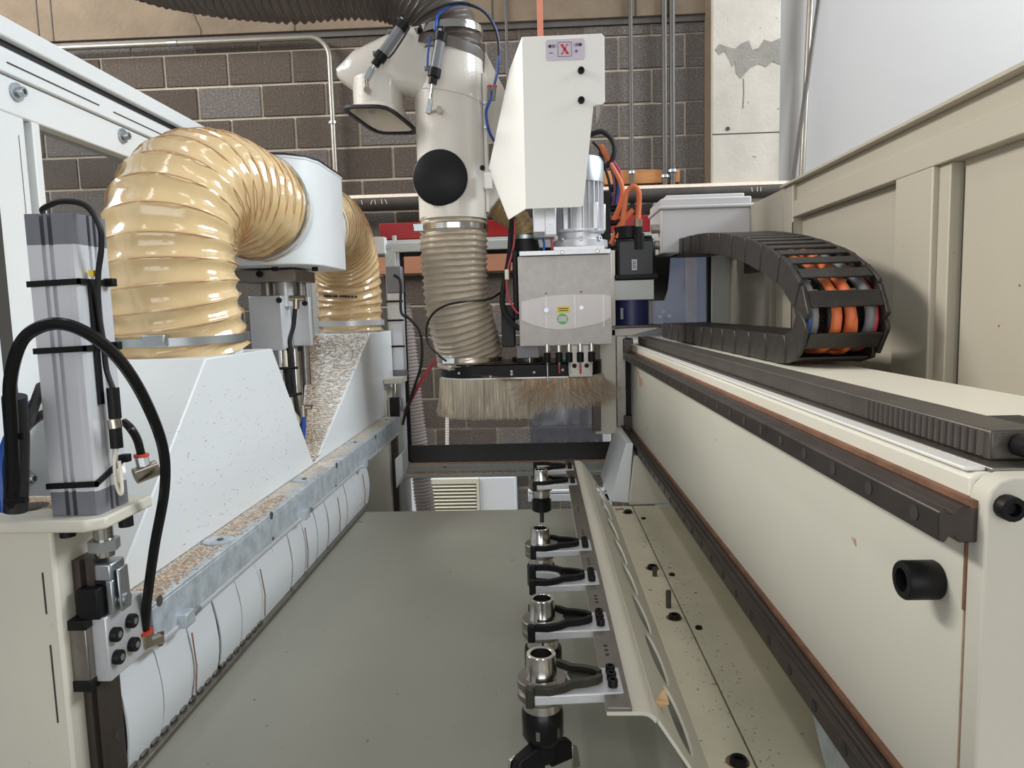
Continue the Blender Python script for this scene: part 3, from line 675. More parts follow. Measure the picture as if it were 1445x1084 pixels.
mb().box(-.583, -.551, .852, .884, -.330, -.306).build('fork_head', 'zinc', fk, .003)
mb().box(-.583, -.574, .852, .884, -.372, -.328).build('fork_prong', 'zinc', fk, .002)
mb().box(-.560, -.551, .852, .884, -.372, -.328).build('fork_prong', 'zinc', fk, .002)
mb().hexa([(-.548, .858, -.372), (-.544, .858, -.372), (-.544, .880, -.372), (-.548, .880, -.372), (-.549, .858, -.315), (-.545, .858, -.315), (-.545, .880, -.315), (-.549, .880, -.315)]).build('spring_clip', 'zinc', fk, .002)
mb().cyl((-.55, .868, -.358), (-.541, .868, -.358), .008, n=14).build('clip_pin', 'zinc', fk)
tag(mb().box(-.590, -.562, .838, .858, -.374, -.334).build('stop_block', 'black', None, .002), 'black plastic stop block sitting on the aluminium plate', 'block')

# elbow fittings and hoses by the cylinder
e1 = thing('elbow_fitting', 'nickel elbow with red collar at the end of the bar', 'fitting', (-0.561, 0.930, -0.446))
mb().cyl((-0.562, 0.930, -0.434), (-0.563, 0.930, -0.453), .010, n=16).build('collar_body', 'nickel', e1)
mb().cyl((-0.563, 0.930, -0.430), (-0.563, 0.930, -0.435), .0125, n=18).build('collar', 'redring', e1)
mb().cyl((-0.564, 0.930, -0.453), (-0.554, 0.955, -0.455), .0085, n=6).build('arm', 'nickel', e1)
mb().cyl((-0.558, 0.955, -0.456), (-0.554, 0.955, -0.455), .011, n=8).build('nut', 'nickel', e1)
e2 = thing('elbow_fitting', 'nickel elbow with red collar beside the cylinder base', 'fitting', (-0.535, 0.920, -0.197))
mb().cyl((-0.538, 0.900, -0.204), (-0.518, 0.920, -0.197), .011, n=16).build('body', 'nickel', e2)
mb().cyl((-0.531, 0.910, -0.193), (-0.533, 0.910, -0.180), .0085, n=8).build('neck', 'zinc', e2)
mb().cyl((-0.533, 0.910, -0.180), (-0.533, 0.910, -0.176), .0095, n=16).build('collar', 'redring', e2)
cable('air_hose', [(-0.614, 0.780, -0.214), (-0.601, 0.770, -0.162), (-0.590, 0.760, -0.111), (-0.579, 0.750, -0.063), (-0.556, 0.740, -0.021), (-0.534, 0.740, -0.004), (-0.510, 0.745, -0.001), (-0.489, 0.760, -0.015), (-0.478, 0.790, -0.045), (-0.476, 0.830, -0.095), (-0.481, 0.870, -0.159), (-0.494, 0.890, -0.219), (-0.525, 0.910, -0.302), (-0.549, 0.925, -0.377), (-0.562, 0.930, -0.434)], .0068, 'blackgloss', 'thick black air hose arching across the aluminium cylinder to the bar', 'hose')
cable('air_hose', [(-0.533, 0.910, -0.176), (-0.534, 0.905, -0.155), (-0.539, 0.900, -0.139), (-0.552, 0.910, -0.133)], .0055, 'blackgloss', 'short dark air hose curving into the elbow at the cylinder base', 'hose')
cable('air_hose', [(-0.639, 0.800, -0.221), (-0.639, 0.800, -0.168), (-0.629, 0.800, -0.138), (-0.615, 0.800, -0.117), (-0.612, 0.820, -0.099), (-0.624, 0.860, -0.091)], .0058, 'blue', 'blue air tube bundled behind the black sleeve by the cylinder', 'hose')
cable('air_hose', [(-0.614, 0.790, -0.220), (-0.609, 0.790, -0.166), (-0.603, 0.790, -0.129), (-0.598, 0.800, -0.109), (-0.609, 0.830, -0.088), (-0.625, 0.860, -0.078)], .006, 'blackrub', 'black air tube branching behind the aluminium cylinder, upper one', 'hose')
cable('air_hose', [(-0.627, 0.800, -0.223), (-0.619, 0.800, -0.160), (-0.608, 0.800, -0.126), (-0.608, 0.820, -0.114), (-0.622, 0.860, -0.112)], .006, 'blackrub', 'black air tube branching behind the aluminium cylinder, lower one', 'hose')
sl = tag(mb().tube([(-0.615, 0.785, -0.217), (-0.609, 0.785, -0.173), (-0.604, 0.785, -0.128), (-0.595, 0.775, -0.081)], .0125, 14).build('hose_sleeve', 'blackrub'), 'black sleeve bundling the tubes beside the aluminium cylinder', 'sleeve')
mb().tube([(-0.605, 0.770, -0.127), (-0.583, 0.770, -0.126)], .004, 6).build('cable_tie', 'black', sl)
mb().tube([(-0.615, 0.772, -0.201), (-0.590, 0.772, -0.200)], .004, 6).build('cable_tie', 'black', sl)

# ---- far lifting bracket, rail and cylinder
fb = thing('lift_bracket', 'cream bracket column with dark rail beside the rear frame', 'bracket', (-.66, 2.84, -1.6))
mb().box(-.74, -.612, 2.78, 2.90, -1.6, -.30).build('column', 'cream', fb, .003)
mb().box(-.612, -.588, 2.82, 2.852, -.85, -.44).build('linear_rail', 'darksteel', fb, .002)
mb().box(-.612, -.596, 2.80, 2.83, -.93, -.85).build('end_stop', 'frame', fb, .001)
mb().box(-.62, -.55, 2.78, 2.90, -.275, -.255).build('shelf', 'cream', fb, .002)
mb().prism([(-.59, -.58), (-.56, -.555), (-.56, -.64), (-.59, -.70)], 'y', 2.78, 2.90).build('gusset', 'white', fb, .002)
fc = thing('pneumatic_cylinder', 'slim aluminium pneumatic cylinder between dusty hood and rear frame', 'cylinder', (-.60, 2.98, -.27))
mb().box(-.635, -.575, 2.99, 3.04, -.24, .09).build('barrel', 'alu', fc, .004)
mb().box(-.637, -.573, 2.988, 3.042, .09, .20).build('end_cap', 'grey', fc, .003)
mb().box(-.637, -.573, 2.988, 3.042, -.27, -.24).build('end_cap', 'grey', fc, .003)
for z in (.05, -.03, -.14): mb().box(-.64, -.57, 2.984, 2.99, z, z + .008).build('tie_band', 'black', fc)
fk2 = thing('clevis_fork', 'zinc clevis fork beneath the slim cylinder by the rear frame', 'clevis', (-.60, 2.90, -.42))
mb().cyl((-.60, 2.90, -.36), (-.60, 2.90, -.275), .012, n=14).build('piston_rod', 'steel', fk2)
mb().box(-.622, -.575, 2.88, 2.92, -.40, -.35).build('fork', 'zinc', fk2, .003)
mb().box(-.60, -.565, 2.77, 2.80, -.41, -.33).build('stop_block', 'black', fk2, .002)

# ================================================================== REAR FRAME
rf_ = thing('rear_frame', 'pale grey steel rear frame with channel rails around the back opening', 'machine frame', (-.2, 3.06, -1.6))
mb().prism([(3.03, .262), (3.03, .30), (3.045, .30), (3.045, .314), (3.11, .314), (3.11, .262)], 'x', -.655, .80).build('top_rail', 'frame', rf_, .002)
mb().box(-.648, -.602, 3.03, 3.10, -1.6, .262).build('post', 'frame', rf_, .002)
mb().box(-.602, -.590, 3.05, 3.10, -1.6, .262).build('post_flange', 'cabinet', rf_, .001)
mb().box(-.590, -.575, 3.06, 3.075, -.66, .262).build('edge_seal', 'black', rf_)
mb().box(-.58, .80, 3.06, 3.075, .245, .262).build('edge_seal', 'black', rf_)
mb().box(-.69, -.64, 3.00, 3.05, .255, .325).build('corner_plate', 'white', rf_, .002)
mb().cyl((-.628, 3.03, .285), (-.628, 3.022, .285), .010, n=16).build('bolt', 'zinc', rf_)
for x in (-.61, -.1, .3): mb().cyl((x, 3.07, .31), (x, 3.07, .335), .010, n=12).build('stud', 'zinc', rf_)
# lower channel
mb().box(-.60, .33, 3.0, 3.006, -.69, -.655).build('channel_web', 'frame', rf_)
mb().box(-.60, .33, 2.955, 3.006, -.70, -.685).build('channel_flange', 'frame', rf_, .001)
mb().box(-.60, .33, 2.985, 3.08, -.658, -.650).build('channel_top', 'frame', rf_, .001)
for p in ((-0.418, 2.990, -0.658), (-0.219, 2.990, -0.655)): mb().cyl((p[0], 3.0, p[2]), (p[0], 2.992, p[2]), .007, n=12).build('bolt', 'slot', rf_)
mb().box(.74, .82, 3.08, 3.14, -1.6, .262).build('post', 'frame', rf_, .002)
mb().box(.725, .74, 3.09, 3.12, -.132, .24).build('edge_seal', 'black', rf_)
rbm = tag(mb().box(-.685, .85, 3.12, 3.2, .325, .395).build('rear_beam', 'red', None, .003), 'dark red painted beam behind the rear frame', 'beam')
tag(mb().hexa([(-.575, 3.02, -.648), (.31, 3.02, -.648), (.31, 3.025, -.648), (-.575, 3.025, -.648), (-.58, 3.045, -.575), (.31, 3.045, -.575), (.31, 3.05, -.575), (-.58, 3.05, -.575)]).build('rubber_flap', 'flap', None, .001), 'black rubber flap standing on the rear channel', 'flap')
tag(flakes('sawdust', 2600, lambda: (random.uniform(-.58, .31), random.uniform(2.985, 3.02), -.6495), 'dust2', .004, flat=.8), 'brown sawdust along the foot of the black rubber flap', 'sawdust', kind='stuff')
tag(flakes('sawdust', 500, lambda: (random.triangular(-.59, .1, -.55), random.uniform(2.96, 2.998), -.6845), 'dust2', .004, flat=.8), 'brown sawdust in the lower channel of the rear frame', 'sawdust', kind='stuff')
tag(mb().box(.33, .725, 3.095, 3.10, -.132, .24).build('clear_sheet', 'film'), 'creased clear plastic sheet in the rear opening below the junction box', 'plastic sheet')
tag(mb().box(.68, .725, 3.30, 3.32, -.3, .30).build('pale_board', 'hosew'), 'pale pinkish board standing behind the clear plastic sheet', 'board')
def wavy(u): return 3.085 + .004 * math.sin(u * 40) + .003 * math.sin(u * 90)
b = mb(); n = 18; vs = []; fs = []
for i in range(n + 1):
    x = -.05 + .32 * i / n
    for z in (-.60, -.47, -.36, -.28): vs.append((x + .004 * math.sin(z * 30 + i), wavy(x + z), z))
for i in range(n):
    for k in range(3): fs.append((i * 4 + k, i * 4 + k + 1, i * 4 + k + 5, i * 4 + k + 4))
fo = b.add(vs, fs).build('clear_film', 'film'); sm_ = fo.modifiers.new('thickness', 'SOLIDIFY'); sm_.thickness = .001
tag(fo, 'crinkled clear plastic film hanging below the brush at the rear', 'plastic sheet')
# hoses and cables behind the opening
def ribbed(name, label, pts, R, pitch, amp, m, n=24, rings=4, cat='hose'):
    path = resample(spline(pts, 16), pitch / rings)
    o = mb().tube(path, R, n, True, rf=lambda L, th, t: R - amp * (.5 - .5 * math.cos(2 * PI * L / pitch))).build(name, m, smooth=60)
    return tag(o, label, cat)
ribbed('ribbed_hose', 'white ribbed hose hanging behind the rear opening', [(-0.620, 3.200, 0.042), (-0.606, 3.200, -0.086), (-0.593, 3.200, -0.247), (-0.584, 3.200, -0.411), (-0.564, 3.200, -0.642), (-0.552, 3.200, -0.842), (-.52, 3.24, -1.2), (-.52, 3.26, -1.58)], .046, .0155, .010, 'hosew')
ribbed('ribbed_hose', 'thin grey ribbed hose standing against the block wall below the brush', [(-0.576, 4.300, -0.600), (-0.586, 4.300, -0.866), (-0.595, 4.300, -1.135), (-.60, 4.3, -1.58)], .013, .016, .004, 'hosew', 12)
cable('red_hose', [(-0.414, 3.000, -0.160), (-0.471, 3.000, -0.234), (-0.523, 3.000, -0.309), (-0.592, 3.050, -0.422)], .0085, 'redhose', 'red air hose slanting behind the foot of the grey hose', 'hose')
cable('black_cable', [(-0.602, 2.980, 0.164), (-0.576, 2.980, 0.134), (-0.578, 2.980, 0.010), (-0.544, 2.980, -0.021), (-0.501, 2.980, -0.082), (-0.500, 2.980, -0.202), (-0.534, 2.980, -0.307), (-0.579, 2.980, -0.427), (-0.591, 2.970, -0.471)], .0062, 'blackrub', 'black cable hanging from the slim cylinder beside the rear frame', 'cable')
cable('black_cable', [(-0.129, 2.520, 0.068), (-0.169, 2.440, 0.043), (-0.231, 2.330, 0.036), (-0.296, 2.320, 0.026), (-0.345, 2.330, 0.000), (-0.373, 2.350, -0.046), (-0.370, 2.360, -0.101), (-0.335, 2.360, -0.142), (-0.314, 2.370, -0.162)], .0038, 'blackrub', 'thin black cable looping across the grey suction hose', 'cable')

# ================================================================== SUCTION DUCT
du = thing('suction_duct', 'glossy off-white branched suction duct with black cap hanging above the brush', 'duct', (-.29, 2.5, .30))
dx, dy, dr_ = -.288, 2.5, .118
mb().lathe([(dr_, 0), (dr_, .56), (dr_ - .004, .56), (dr_ - .004, 0)], (dx, dy, .318), (0, 0, 1), 48, True).build('main_tube', 'duct', du)
# branch shoulder: rounded box sweeping left from the tube
sec = [(-.66, .80, .835), (-.60, .755, .885), (-.50, .745, .925), (-.42, .735, .955), (-.34, .70, .965), (-.28, .66, .965)]
b = mb(); n = 20; vs = []; fs = []
for k, (x, z0, z1) in enumerate(sec):
    hw = .06 + (.116 - .06) * k / (len(sec) - 1) if k else .045
    for i in range(n):
        th = 2 * PI * i / n; c, s_ = math.cos(th), math.sin(th); q = .55
        yy = hw * math.copysign(abs(c) ** q, c); zz = (z0 + z1) / 2 + (z1 - z0) / 2 * math.copysign(abs(s_) ** q, s_)
        vs.append((x, dy + yy, zz))
for k in range(len(sec) - 1):
    for i in range(n): fs.append((k * n + i, k * n + (i + 1) % n, (k + 1) * n + (i + 1) % n, (k + 1) * n + i))
fs += [tuple(range(n)), tuple((len(sec) - 1) * n + i for i in range(n))]
b.add(vs, fs).build('branch_shoulder', 'duct', du, smooth=60)
# branch stub with flared square mouth, open below
bx_, by_ = -.528, 2.48
st = mb(); n = 32
def ring(cx, cy, z, r, sq, tiltx=0.0, rot=PI / 4, tilty=0.0):
    out = []
    for i in range(n):
        th = 2 * PI * i / n; p = (abs(math.cos(th)) ** sq + abs(math.sin(th)) ** sq) ** (-1 / sq) * r
        x = p * math.cos(th + rot); y = p * math.sin(th + rot); out.append((cx + x, cy + y, z + tiltx * x + tilty * y))
    return out
def mouth(z, a, b_, sq=5.0, r=.28):
    out = []
    for i in range(n):
        th = 2 * PI * i / n; p = (abs(math.cos(th)) ** sq + abs(math.sin(th)) ** sq) ** (-1 / sq)
        x, y = p * math.cos(th) * a, p * math.sin(th) * b_
        out.append((-.524 + x * math.cos(r) + y * math.sin(r), 2.495 - x * math.sin(r) + y * math.cos(r), z - .10 * x - .13 * y))
    return out
rs = [ring(bx_, by_, .79, .084, 2, 0, 0), ring(bx_, by_, .700, .084, 2, 0, 0), mouth(.668, .088, .122), mouth(.664, .082, .116), ring(bx_, by_, .700, .079, 2, 0, 0), ring(bx_, by_, .77, .079, 2, 0, 0)]
vs = [v for r in rs for v in r]; fs = [(k * n + i, k * n + (i + 1) % n, (k + 1) * n + (i + 1) % n, (k + 1) * n + i) for k in range(len(rs) - 1) for i in range(n)]
sb = st.add(vs, fs).build('branch_mouth', 'duct', du, smooth=50)
ro, ri = mouth(.667, .093, .127), mouth(.667, .079, .113)
lo, li = [(x, y, z - .008) for x, y, z in ro], [(x, y, z - .008) for x, y, z in ri]
vs = ro + ri + li + lo; fs = [(k * n + i, k * n + (i + 1) % n, ((k + 1) % 4) * n + (i + 1) % n, ((k + 1) % 4) * n + i) for k in range(4) for i in range(n)]
mb().add(vs, fs).build('mouth_gasket', 'blackrub', sb)
mb().cyl((bx_, by_, .752), (bx_, by_, .756), .078, n=32).build('flap_valve', 'greyp', sb)
# black round cap on the front of the tube
mb().lathe([(0, 0), (.088, 0), (.091, .004), (.091, .018), (.086, .022), (0, .022)], (-0.314, 2.400, 0.444), (-.04, -1, -.02), 40).build('inspection_cap', 'black', du)
mb().lathe([(.094, 0), (.094, .10), (.09, .10), (.09, 0)], (-0.315, 2.405, 0.445), (0, 1, 0), 40, True).build('cap_collar', 'duct', du)
mb().box(-.172, -.160, 2.47, 2.53, .34, .80).build('seam_flange', 'duct', du, .001)
for z in (.42, .62, .70): mb().cyl((-.166, 2.468, z), (-.166, 2.460, z), .006, n=10).build('seam_bolt', 'zinc', du)
mb().lathe([(dr_ + .0005, 0), (dr_ + .003, .002), (dr_ + .0005, .004)], (dx, dy, .72), (.2, 0, 1), 48).build('weld_seam', 'duct', du)
# gusset plate joining duct and head
tag(mb().prism([(-.17, .84), (-.165, .90), (-.02, .60), (-.02, .52), (-.17, .60)], 'y', 2.56, 2.565).build('gusset_plate', 'duct', None, .001), 'off-white triangular gusset plate between duct and marked cover', 'plate')
# small pneumatic cylinders on the duct
def mini(label, a, b_, c, d, e):
    t = thing('flap_cylinder', label, 'cylinder', tuple(c), 'flap cylinders on the suction duct')
    A, B, C, D, E_ = V(a), V(b_), V(c), V(d), V(e)
    mb().cyl(A, B, .017, n=18).build('barrel', 'greyp', t)
    u = (B - A).normalized()
    for q, nm in ((A - u * .012, 'rear_cap'), (B - u * .002, 'front_cap')):
        o = mb().cyl(q, q + u * .026, .0205, n=18).build(nm, 'black', t)
    mb().box(A.x - .012, A.x + .012, A.y - .012, A.y + .012, A.z - .004 - u.z * 0, A.z + .03).build('hinge_ear', 'black', t, .003)
    mb().cyl(A + V((0, -.014, .016)), A + V((0, -.010, .016)), .006, n=12).build('hinge_pin', 'zinc', t)
    mb().cyl(B + u * .022, B + u * .045, .014, n=16).build('gland', 'black', t)
    mb().cyl(B, C, .0055, n=12).build('piston_rod', 'steel', t)
    mb().cyl(C, D, .0105, n=4).build('clevis', 'zinc', t)
    mb().cyl(D, E_, .006, n=12).build('pivot_arm', 'nickel', t)
    mb().cyl(E_ - V((0, .012, 0)), E_ + V((0, .02, 0)), .0105, n=14).build('pivot_boss', 'nickel', t)
    for q in (A + u * .02, B - u * .005): 
        o = mb().cyl(q, q + V((-.034, -.006, -.004)), .008, n=8).build('elbow_port', 'greyp', t)
    return t
mini('grey pneumatic cylinder upright on the front of the duct', (-0.290, 2.340, 0.871), (-0.312, 2.340, 0.773), (-0.329, 2.340, 0.682), (-0.340, 2.340, 0.638), (-0.305, 2.360, 0.653))
mini('grey pneumatic cylinder slanting over the branch of the duct', (-0.418, 2.380, 0.926), (-0.486, 2.380, 0.841), (-0.523, 2.380, 0.798), (-0.543, 2.380, 0.764), (-0.543, 2.390, 0.731))
# grey suction hose below
gh, gp_ = spiral_hose('suction_hose', 'beige-grey spiral suction hose between duct and brush hood', [(-.288, 2.5, .322), (-.289, 2.5, .25), (-.29, 2.50, .16), (-.288, 2.505, .06), (-.276, 2.52, -.03), (-.262, 2.54, -.10), (-.252, 2.555, -.160), (-.251, 2.56, -.186)], .119, .0205, .0085, 'hoseg', None, 0, rings=8, n=48, sag=.95)
band(gh, (-.288, 2.5, .290), (0, 0, 1), .1185, .018, 'steel', box=(-1, -.6, 0)); band(gh, (-.252, 2.556, -.166), (.02, 0, 1), .1195, .016, 'nickel', box=(-.6, -1, 0))
# dark overhead hose
oh, op_ = spiral_hose('overhead_hose', 'dark grey corrugated overhead hose joining the top of the duct', [(-1.75, 2.55, 1.42), (-1.45, 2.53, 1.27), (-1.15, 2.51, 1.17), (-.85, 2.5, 1.125), (-.62, 2.5, 1.128), (-.45, 2.5, 1.10), (-.34, 2.5, 1.02), (-.298, 2.5, .935), (-.288, 2.5, .86)], .122, .027, .013, 'hosed', None, 0, rings=6, n=44)
band(oh, (-.292, 2.5, .925), (.10, 0, -1), .126, .024, 'steel')
mb().lathe([(.1255, 0), (.127, -.012), (.128, -.032), (.1255, -.032)], (-.288, 2.5, .900), (.22, -.05, 1), 40, True).build('hose_cuff', 'hosed', oh)
# tubes to the small cylinders
cable('blue_air_tube', [(-0.309, 2.350, 0.893), (-0.299, 2.360, 0.944), (-0.263, 2.370, 0.974), (-0.216, 2.380, 0.983), (-0.161, 2.400, 0.971), (-0.124, 2.410, 0.928), (-0.110, 2.420, 0.864), (-0.117, 2.420, 0.787), (-0.130, 2.430, 0.743)], .0045, 'blue', 'blue air tube looping over the collar of the duct', 'hose')
cable('blue_air_tube', [(-0.131, 2.430, 0.723), (-0.149, 2.430, 0.687), (-0.160, 2.440, 0.658), (-0.153, 2.460, 0.606), (-0.137, 2.500, 0.579)], .005, 'blue', 'blue air tube hanging below the push connectors beside the duct', 'hose')
cable('blue_air_tube', [(-0.322, 2.330, 0.869), (-0.331, 2.330, 0.820), (-0.335, 2.330, 0.777)], .0035, 'blue', 'short blue air tube along the upright cylinder on the duct', 'hose')
cable('black_air_tube', [(-0.384, 2.370, 0.921), (-0.340, 2.360, 0.950), (-0.282, 2.360, 0.973), (-0.215, 2.370, 0.983), (-0.151, 2.390, 0.958), (-0.117, 2.410, 0.905), (-0.111, 2.420, 0.831), (-0.128, 2.430, 0.750), (-0.143, 2.430, 0.700)], .004, 'blackrub', 'black air tube looping over the collar of the duct', 'hose')
cable('black_air_tube', [(-0.391, 2.360, 0.913), (-0.416, 2.360, 0.877), (-0.445, 2.360, 0.839), (-0.464, 2.360, 0.820)], .0032, 'blackrub', 'thin black tube along the slanting cylinder', 'hose')
pc = thing('push_connectors', 'pair of push-in connectors with red collars beside the duct', 'connector', (-0.138, 2.430, 0.723))
for q0, q1 in (((-0.145, 2.430, 0.739), (-0.148, 2.430, 0.696)), ((-0.128, 2.430, 0.738), (-0.134, 2.430, 0.696))):
    o = mb().cyl(q0, q1, .0065, n=12).build('connector_body', 'greyp', pc); mb().cyl(V(q0) + V((0, 0, .006)), q0, .008, n=12).build('collar', 'redring', o)

# ================================================================== MACHINING HEAD
# sheet-metal cover marked X
xc = thing('head_cover', 'tall off-white sheet-metal cover with red X axis label above the motor', 'cover', (.06, 2.35, .30))
outl = [(-.033, .322), (.143, .322), (.150, .330), (.186, .632), (.214, .634), (.222, .642), (.222, .838), (.214, .846), (-.033, .846)]
mb().prism(outl, 'y', 2.30, 2.304).build('front_sheet', 'plainwhite', xc, .001)
def sheet(poly, t=(0, .003, 0)):
    P = [V(p) for p in poly]; n = len(P); b = mb()
    b.add([tuple(p) for p in P] + [tuple(p + V(t)) for p in P], [tuple(range(n - 1, -1, -1)), tuple(range(n, 2 * n))] + [(i, (i + 1) % n, n + (i + 1) % n, n + i) for i in range(n)]); return b
sheet([(-.033, 2.302, .846), (-.033, 2.302, .322), (-.092, 2.36, .297), (-.155, 2.40, .47), (-.075, 2.38, .778)], (.002, .003, 0)).build('side_sheet', 'plainwhite', xc, .001)
sheet([(-.033, 2.302, .846), (.216, 2.302, .846), (.216, 2.56, .846), (-.033, 2.56, .846)], (0, 0, -.003)).build('top_sheet', 'plainwhite', xc)
sheet([(.219, 2.302, .84), (.219, 2.302, .64), (.219, 2.56, .64), (.219, 2.56, .84)], (-.003, 0, 0)).build('side_sheet', 'plainwhite', xc)
for p in ((0.149, 2.300, 0.737), (0.148, 2.300, 0.648)): mb().bolt((p[0], 2.300, p[2]), (0, -1, 0), .0105, .012).build('cap_screw', 'black', xc)
lb = mb().prism([(.046, .772), (.157, .772), (.162, .777), (.162, .829), (.157, .834), (.046, .834), (.041, .829), (.041, .777)], 'y', 2.2985, 2.3).build('axis_label', 'lilac', xc)
yb, yf = 2.2985, 2.2978
def flat(poly, m, name, parent=lb): return mb().prism(poly, 'y', yf, yb).build(name, m, parent, smooth=0)
def frect(x0, x1, z0, z1, m, name): return flat([(x0, z0), (x1, z0), (x1, z1), (x0, z1)], m, name)
for a in ((.078, .121, .824, .825), (.078, .121, .782, .783), (.078, .079, .782, .825), (.120, .121, .782, .825)): frect(*a, 'darkprint', 'label_frame')
cx_, cz_ = .0995, .8035
def bar(p, q, w):
    p, q = Vector(p), Vector(q); d = (q - p).normalized(); nn = Vector((-d.y, d.x)) * w / 2
    return [tuple(p + nn), tuple(p - nn), tuple(q - nn), tuple(q + nn)]
flat(bar((cx_ - .0095, cz_ + .0135), (cx_ + .0095, cz_ - .0135), .0075), 'redprint', 'letter_stroke')
flat(bar((cx_ + .0085, cz_ + .0135), (cx_ - .009, cz_ - .0135), .0028), 'redprint', 'letter_stroke')
for sx, sz in ((-.0085, .0135), (.0085, .0135), (-.0085, -.0135), (.009, -.0135)): frect(cx_ + sx - .005, cx_ + sx + .005, cz_ + sz - .001, cz_ + sz + .001, 'redprint', 'letter_serif')
frect(.051, .063, .7925, .7945, 'darkprint', 'minus_sign'); frect(.129, .141, .7955, .7975, 'darkprint', 'plus_sign'); frect(.134, .136, .7905, .8025, 'darkprint', 'plus_sign')
flat([(.0475, .814), (.0525, .8195), (.0525, .8185), (.059, .8185), (.059, .8095), (.0525, .8095), (.0525, .8085)], 'darkprint', 'arrow'); frect(.062, .0655, .8095, .8185, 'darkprint', 'arrow_bar'); frect(.068, .069, .8095, .8185, 'darkprint', 'arrow_bar'); frect(.071, .0718, .8095, .8185, 'darkprint', 'arrow_bar')
flat([(.154, .8155), (.149, .821), (.149, .820), (.1425, .820), (.1425, .811), (.149, .811), (.149, .810)], 'darkprint', 'arrow'); frect(.136, .1395, .811, .820, 'darkprint', 'arrow_bar'); frect(.1325, .1335, .811, .820, 'darkprint', 'arrow_bar'); frect(.1298, .1305, .811, .820, 'darkprint', 'arrow_bar')
br_ = mb().box(-.17, -.145, 2.395, 2.42, .405, .46).build('mount_tab', 'plainwhite', xc, .002)
mb().bolt((-0.174, 2.395, 0.472), (0, -1, 0), .009, .006).build('cap_screw', 'black', br_)

# aged yellow hose to the spindle
yh, _ = spiral_hose('spindle_hose', 'short aged yellow hose between duct and spindle body', [(-.20, 2.56, .43), (-.16, 2.575, .39), (-.11, 2.585, .35), (-.065, 2.58, .318), (-.045, 2.57, .285), (-.042, 2.56, .255)], .046, .021, .006, 'hoseyel', None, 0, rings=6, n=30)
band(yh, (-.042, 2.56, .258), (0, 0, 1), .047, .014, 'zinc')
mb().prism([(-.22, .36), (-.17, .34), (-.10, .42), (-.17, .52), (-.22, .52)], 'y', 2.50, 2.60).build('hose_boot', 'duct', yh, .004)
sn_ = tag(mb().lathe([(0, 0), (.055, 0), (.055, .03), (.047, .07), (.047, .085), (0, .085)], (-.042, 2.56, .175), (0, 0, 1), 28).build('hose_spout', 'blackrub'), 'black rubber spout under the aged yellow hose', 'spout')

# motor
mo = thing('spindle_motor', 'finned aluminium electric motor standing on the head box', 'motor', (.15, 2.52, .205))
mx, my, mr = .148, 2.525, .072
mb().cyl((mx, my, .255), (mx, my, .47), mr, n=32).build('housing', 'alu', mo)
f0 = mb().box(mr - .003, mr + .014, -.002, .002, .262, .465).build('fin', 'alu', mo)
base = V(f0.location); f0.location = base + V((mx, my, 0))
for i in range(1, 26):
    inst(f0, base + V((mx, my, 0)), mo, (0, 0, 2 * PI * i / 26))
mb().lathe([(.088, 0), (.098, .008), (.098, .030), (.075, .036), (.075, .055), (.088, .060), (.088, .068), (0, .068)], (mx, my, .205), (0, 0, 1), 36).build('flange', 'alu', mo)
for a in (-2.3, -.85, -1.57): mb().bolt((mx + .09 * math.cos(a), my + .09 * math.sin(a), .236), (math.cos(a), math.sin(a), .1), .0085, .012).build('flange_bolt', 'zinc', mo)
for a in (-2.2, -.9, -.1): mb().box(mx + .083 * math.cos(a) - .009, mx + .083 * math.cos(a) + .009, my + .083 * math.sin(a) - .009, my + .083 * math.sin(a) + .009, .268, .36).build('lug', 'alu', mo, .003)
mb().lathe([(.088, 0), (.088, .07), (.08, .085), (.05, .09), (0, .09)], (mx, my, .43), (0, 0, 1), 32).build('fan_cover', 'zinc', mo)
tb = mb().box(-.012, .062, 2.42, 2.52, .245, .345).build('terminal_box', 'alu', mo, .004)
mb().box(.028, .066, 2.412, 2.42, .25, .34).build('terminal_lid', 'alu', tb, .002)
for z in (.325, .275): mb().lathe([(0, 0), (.016, 0), (.016, .003), (.011, .003), (.011, .001), (0, .001)], (.047, 2.412, z), (0, -1, 0), 20).build('knockout', 'alu', tb)
mb().box(-.012, .026, 2.415, 2.422, .247, .262).build('terminal_foot', 'greyp', tb)

# head box
hb = thing('head_box', 'grey sheet-steel head box with yellow and green stickers', 'machine head', (.09, 2.5, -.12))
mb().box(-.066, .246, 2.40, 2.60, -.12, .180).build('cover', 'spotsteel', hb, .002)
mb().box(-.060, .244, 2.395, 2.60, .182, .197).build('top_plate', 'alu', hb, .001); mb().box(.055, .225, 2.41, 2.60, .197, .210).build('top_step', 'alu', hb, .001)
for x in (.083, .20): mb().bolt((x, 2.395, .190), (0, -1, 0), .006, .003).build('cap_screw', 'nickel', hb)
mb().box(-.085, -.068, 2.43, 2.60, -.03, .205).build('side_plate', 'black', hb, .004)
mb().box(-.08, .0, 2.47, 2.60, -.165, -.12).build('lower_body', 'greyp', hb, .002)
mb().box(-.130, -.085, 2.47, 2.58, -.125, .02).build('side_box', 'blackrub', hb, .003)
mb().bolt((.026, 2.40, .0), (0, -1, 0), .0095, .010).build('knob', 'zinc', hb); mb().cyl((.144, 2.401, .005), (.144, 2.398, .005), .007, n=14).build('screw', 'zinc', hb)
for x, z in ((.026, .056), (.144, .058)): mb().cyl((x, 2.4005, z), (x, 2.3993, z), .0028, n=10).build('hole', 'slot', hb)
for x in (.026, .122, .218): mb().box(x - .0016, x + .0016, 2.3980, 2.3992, -.06, .047).build('painted_glint', 'plainwhite', hb)  # bright reflections on the polished band, painted as white lines
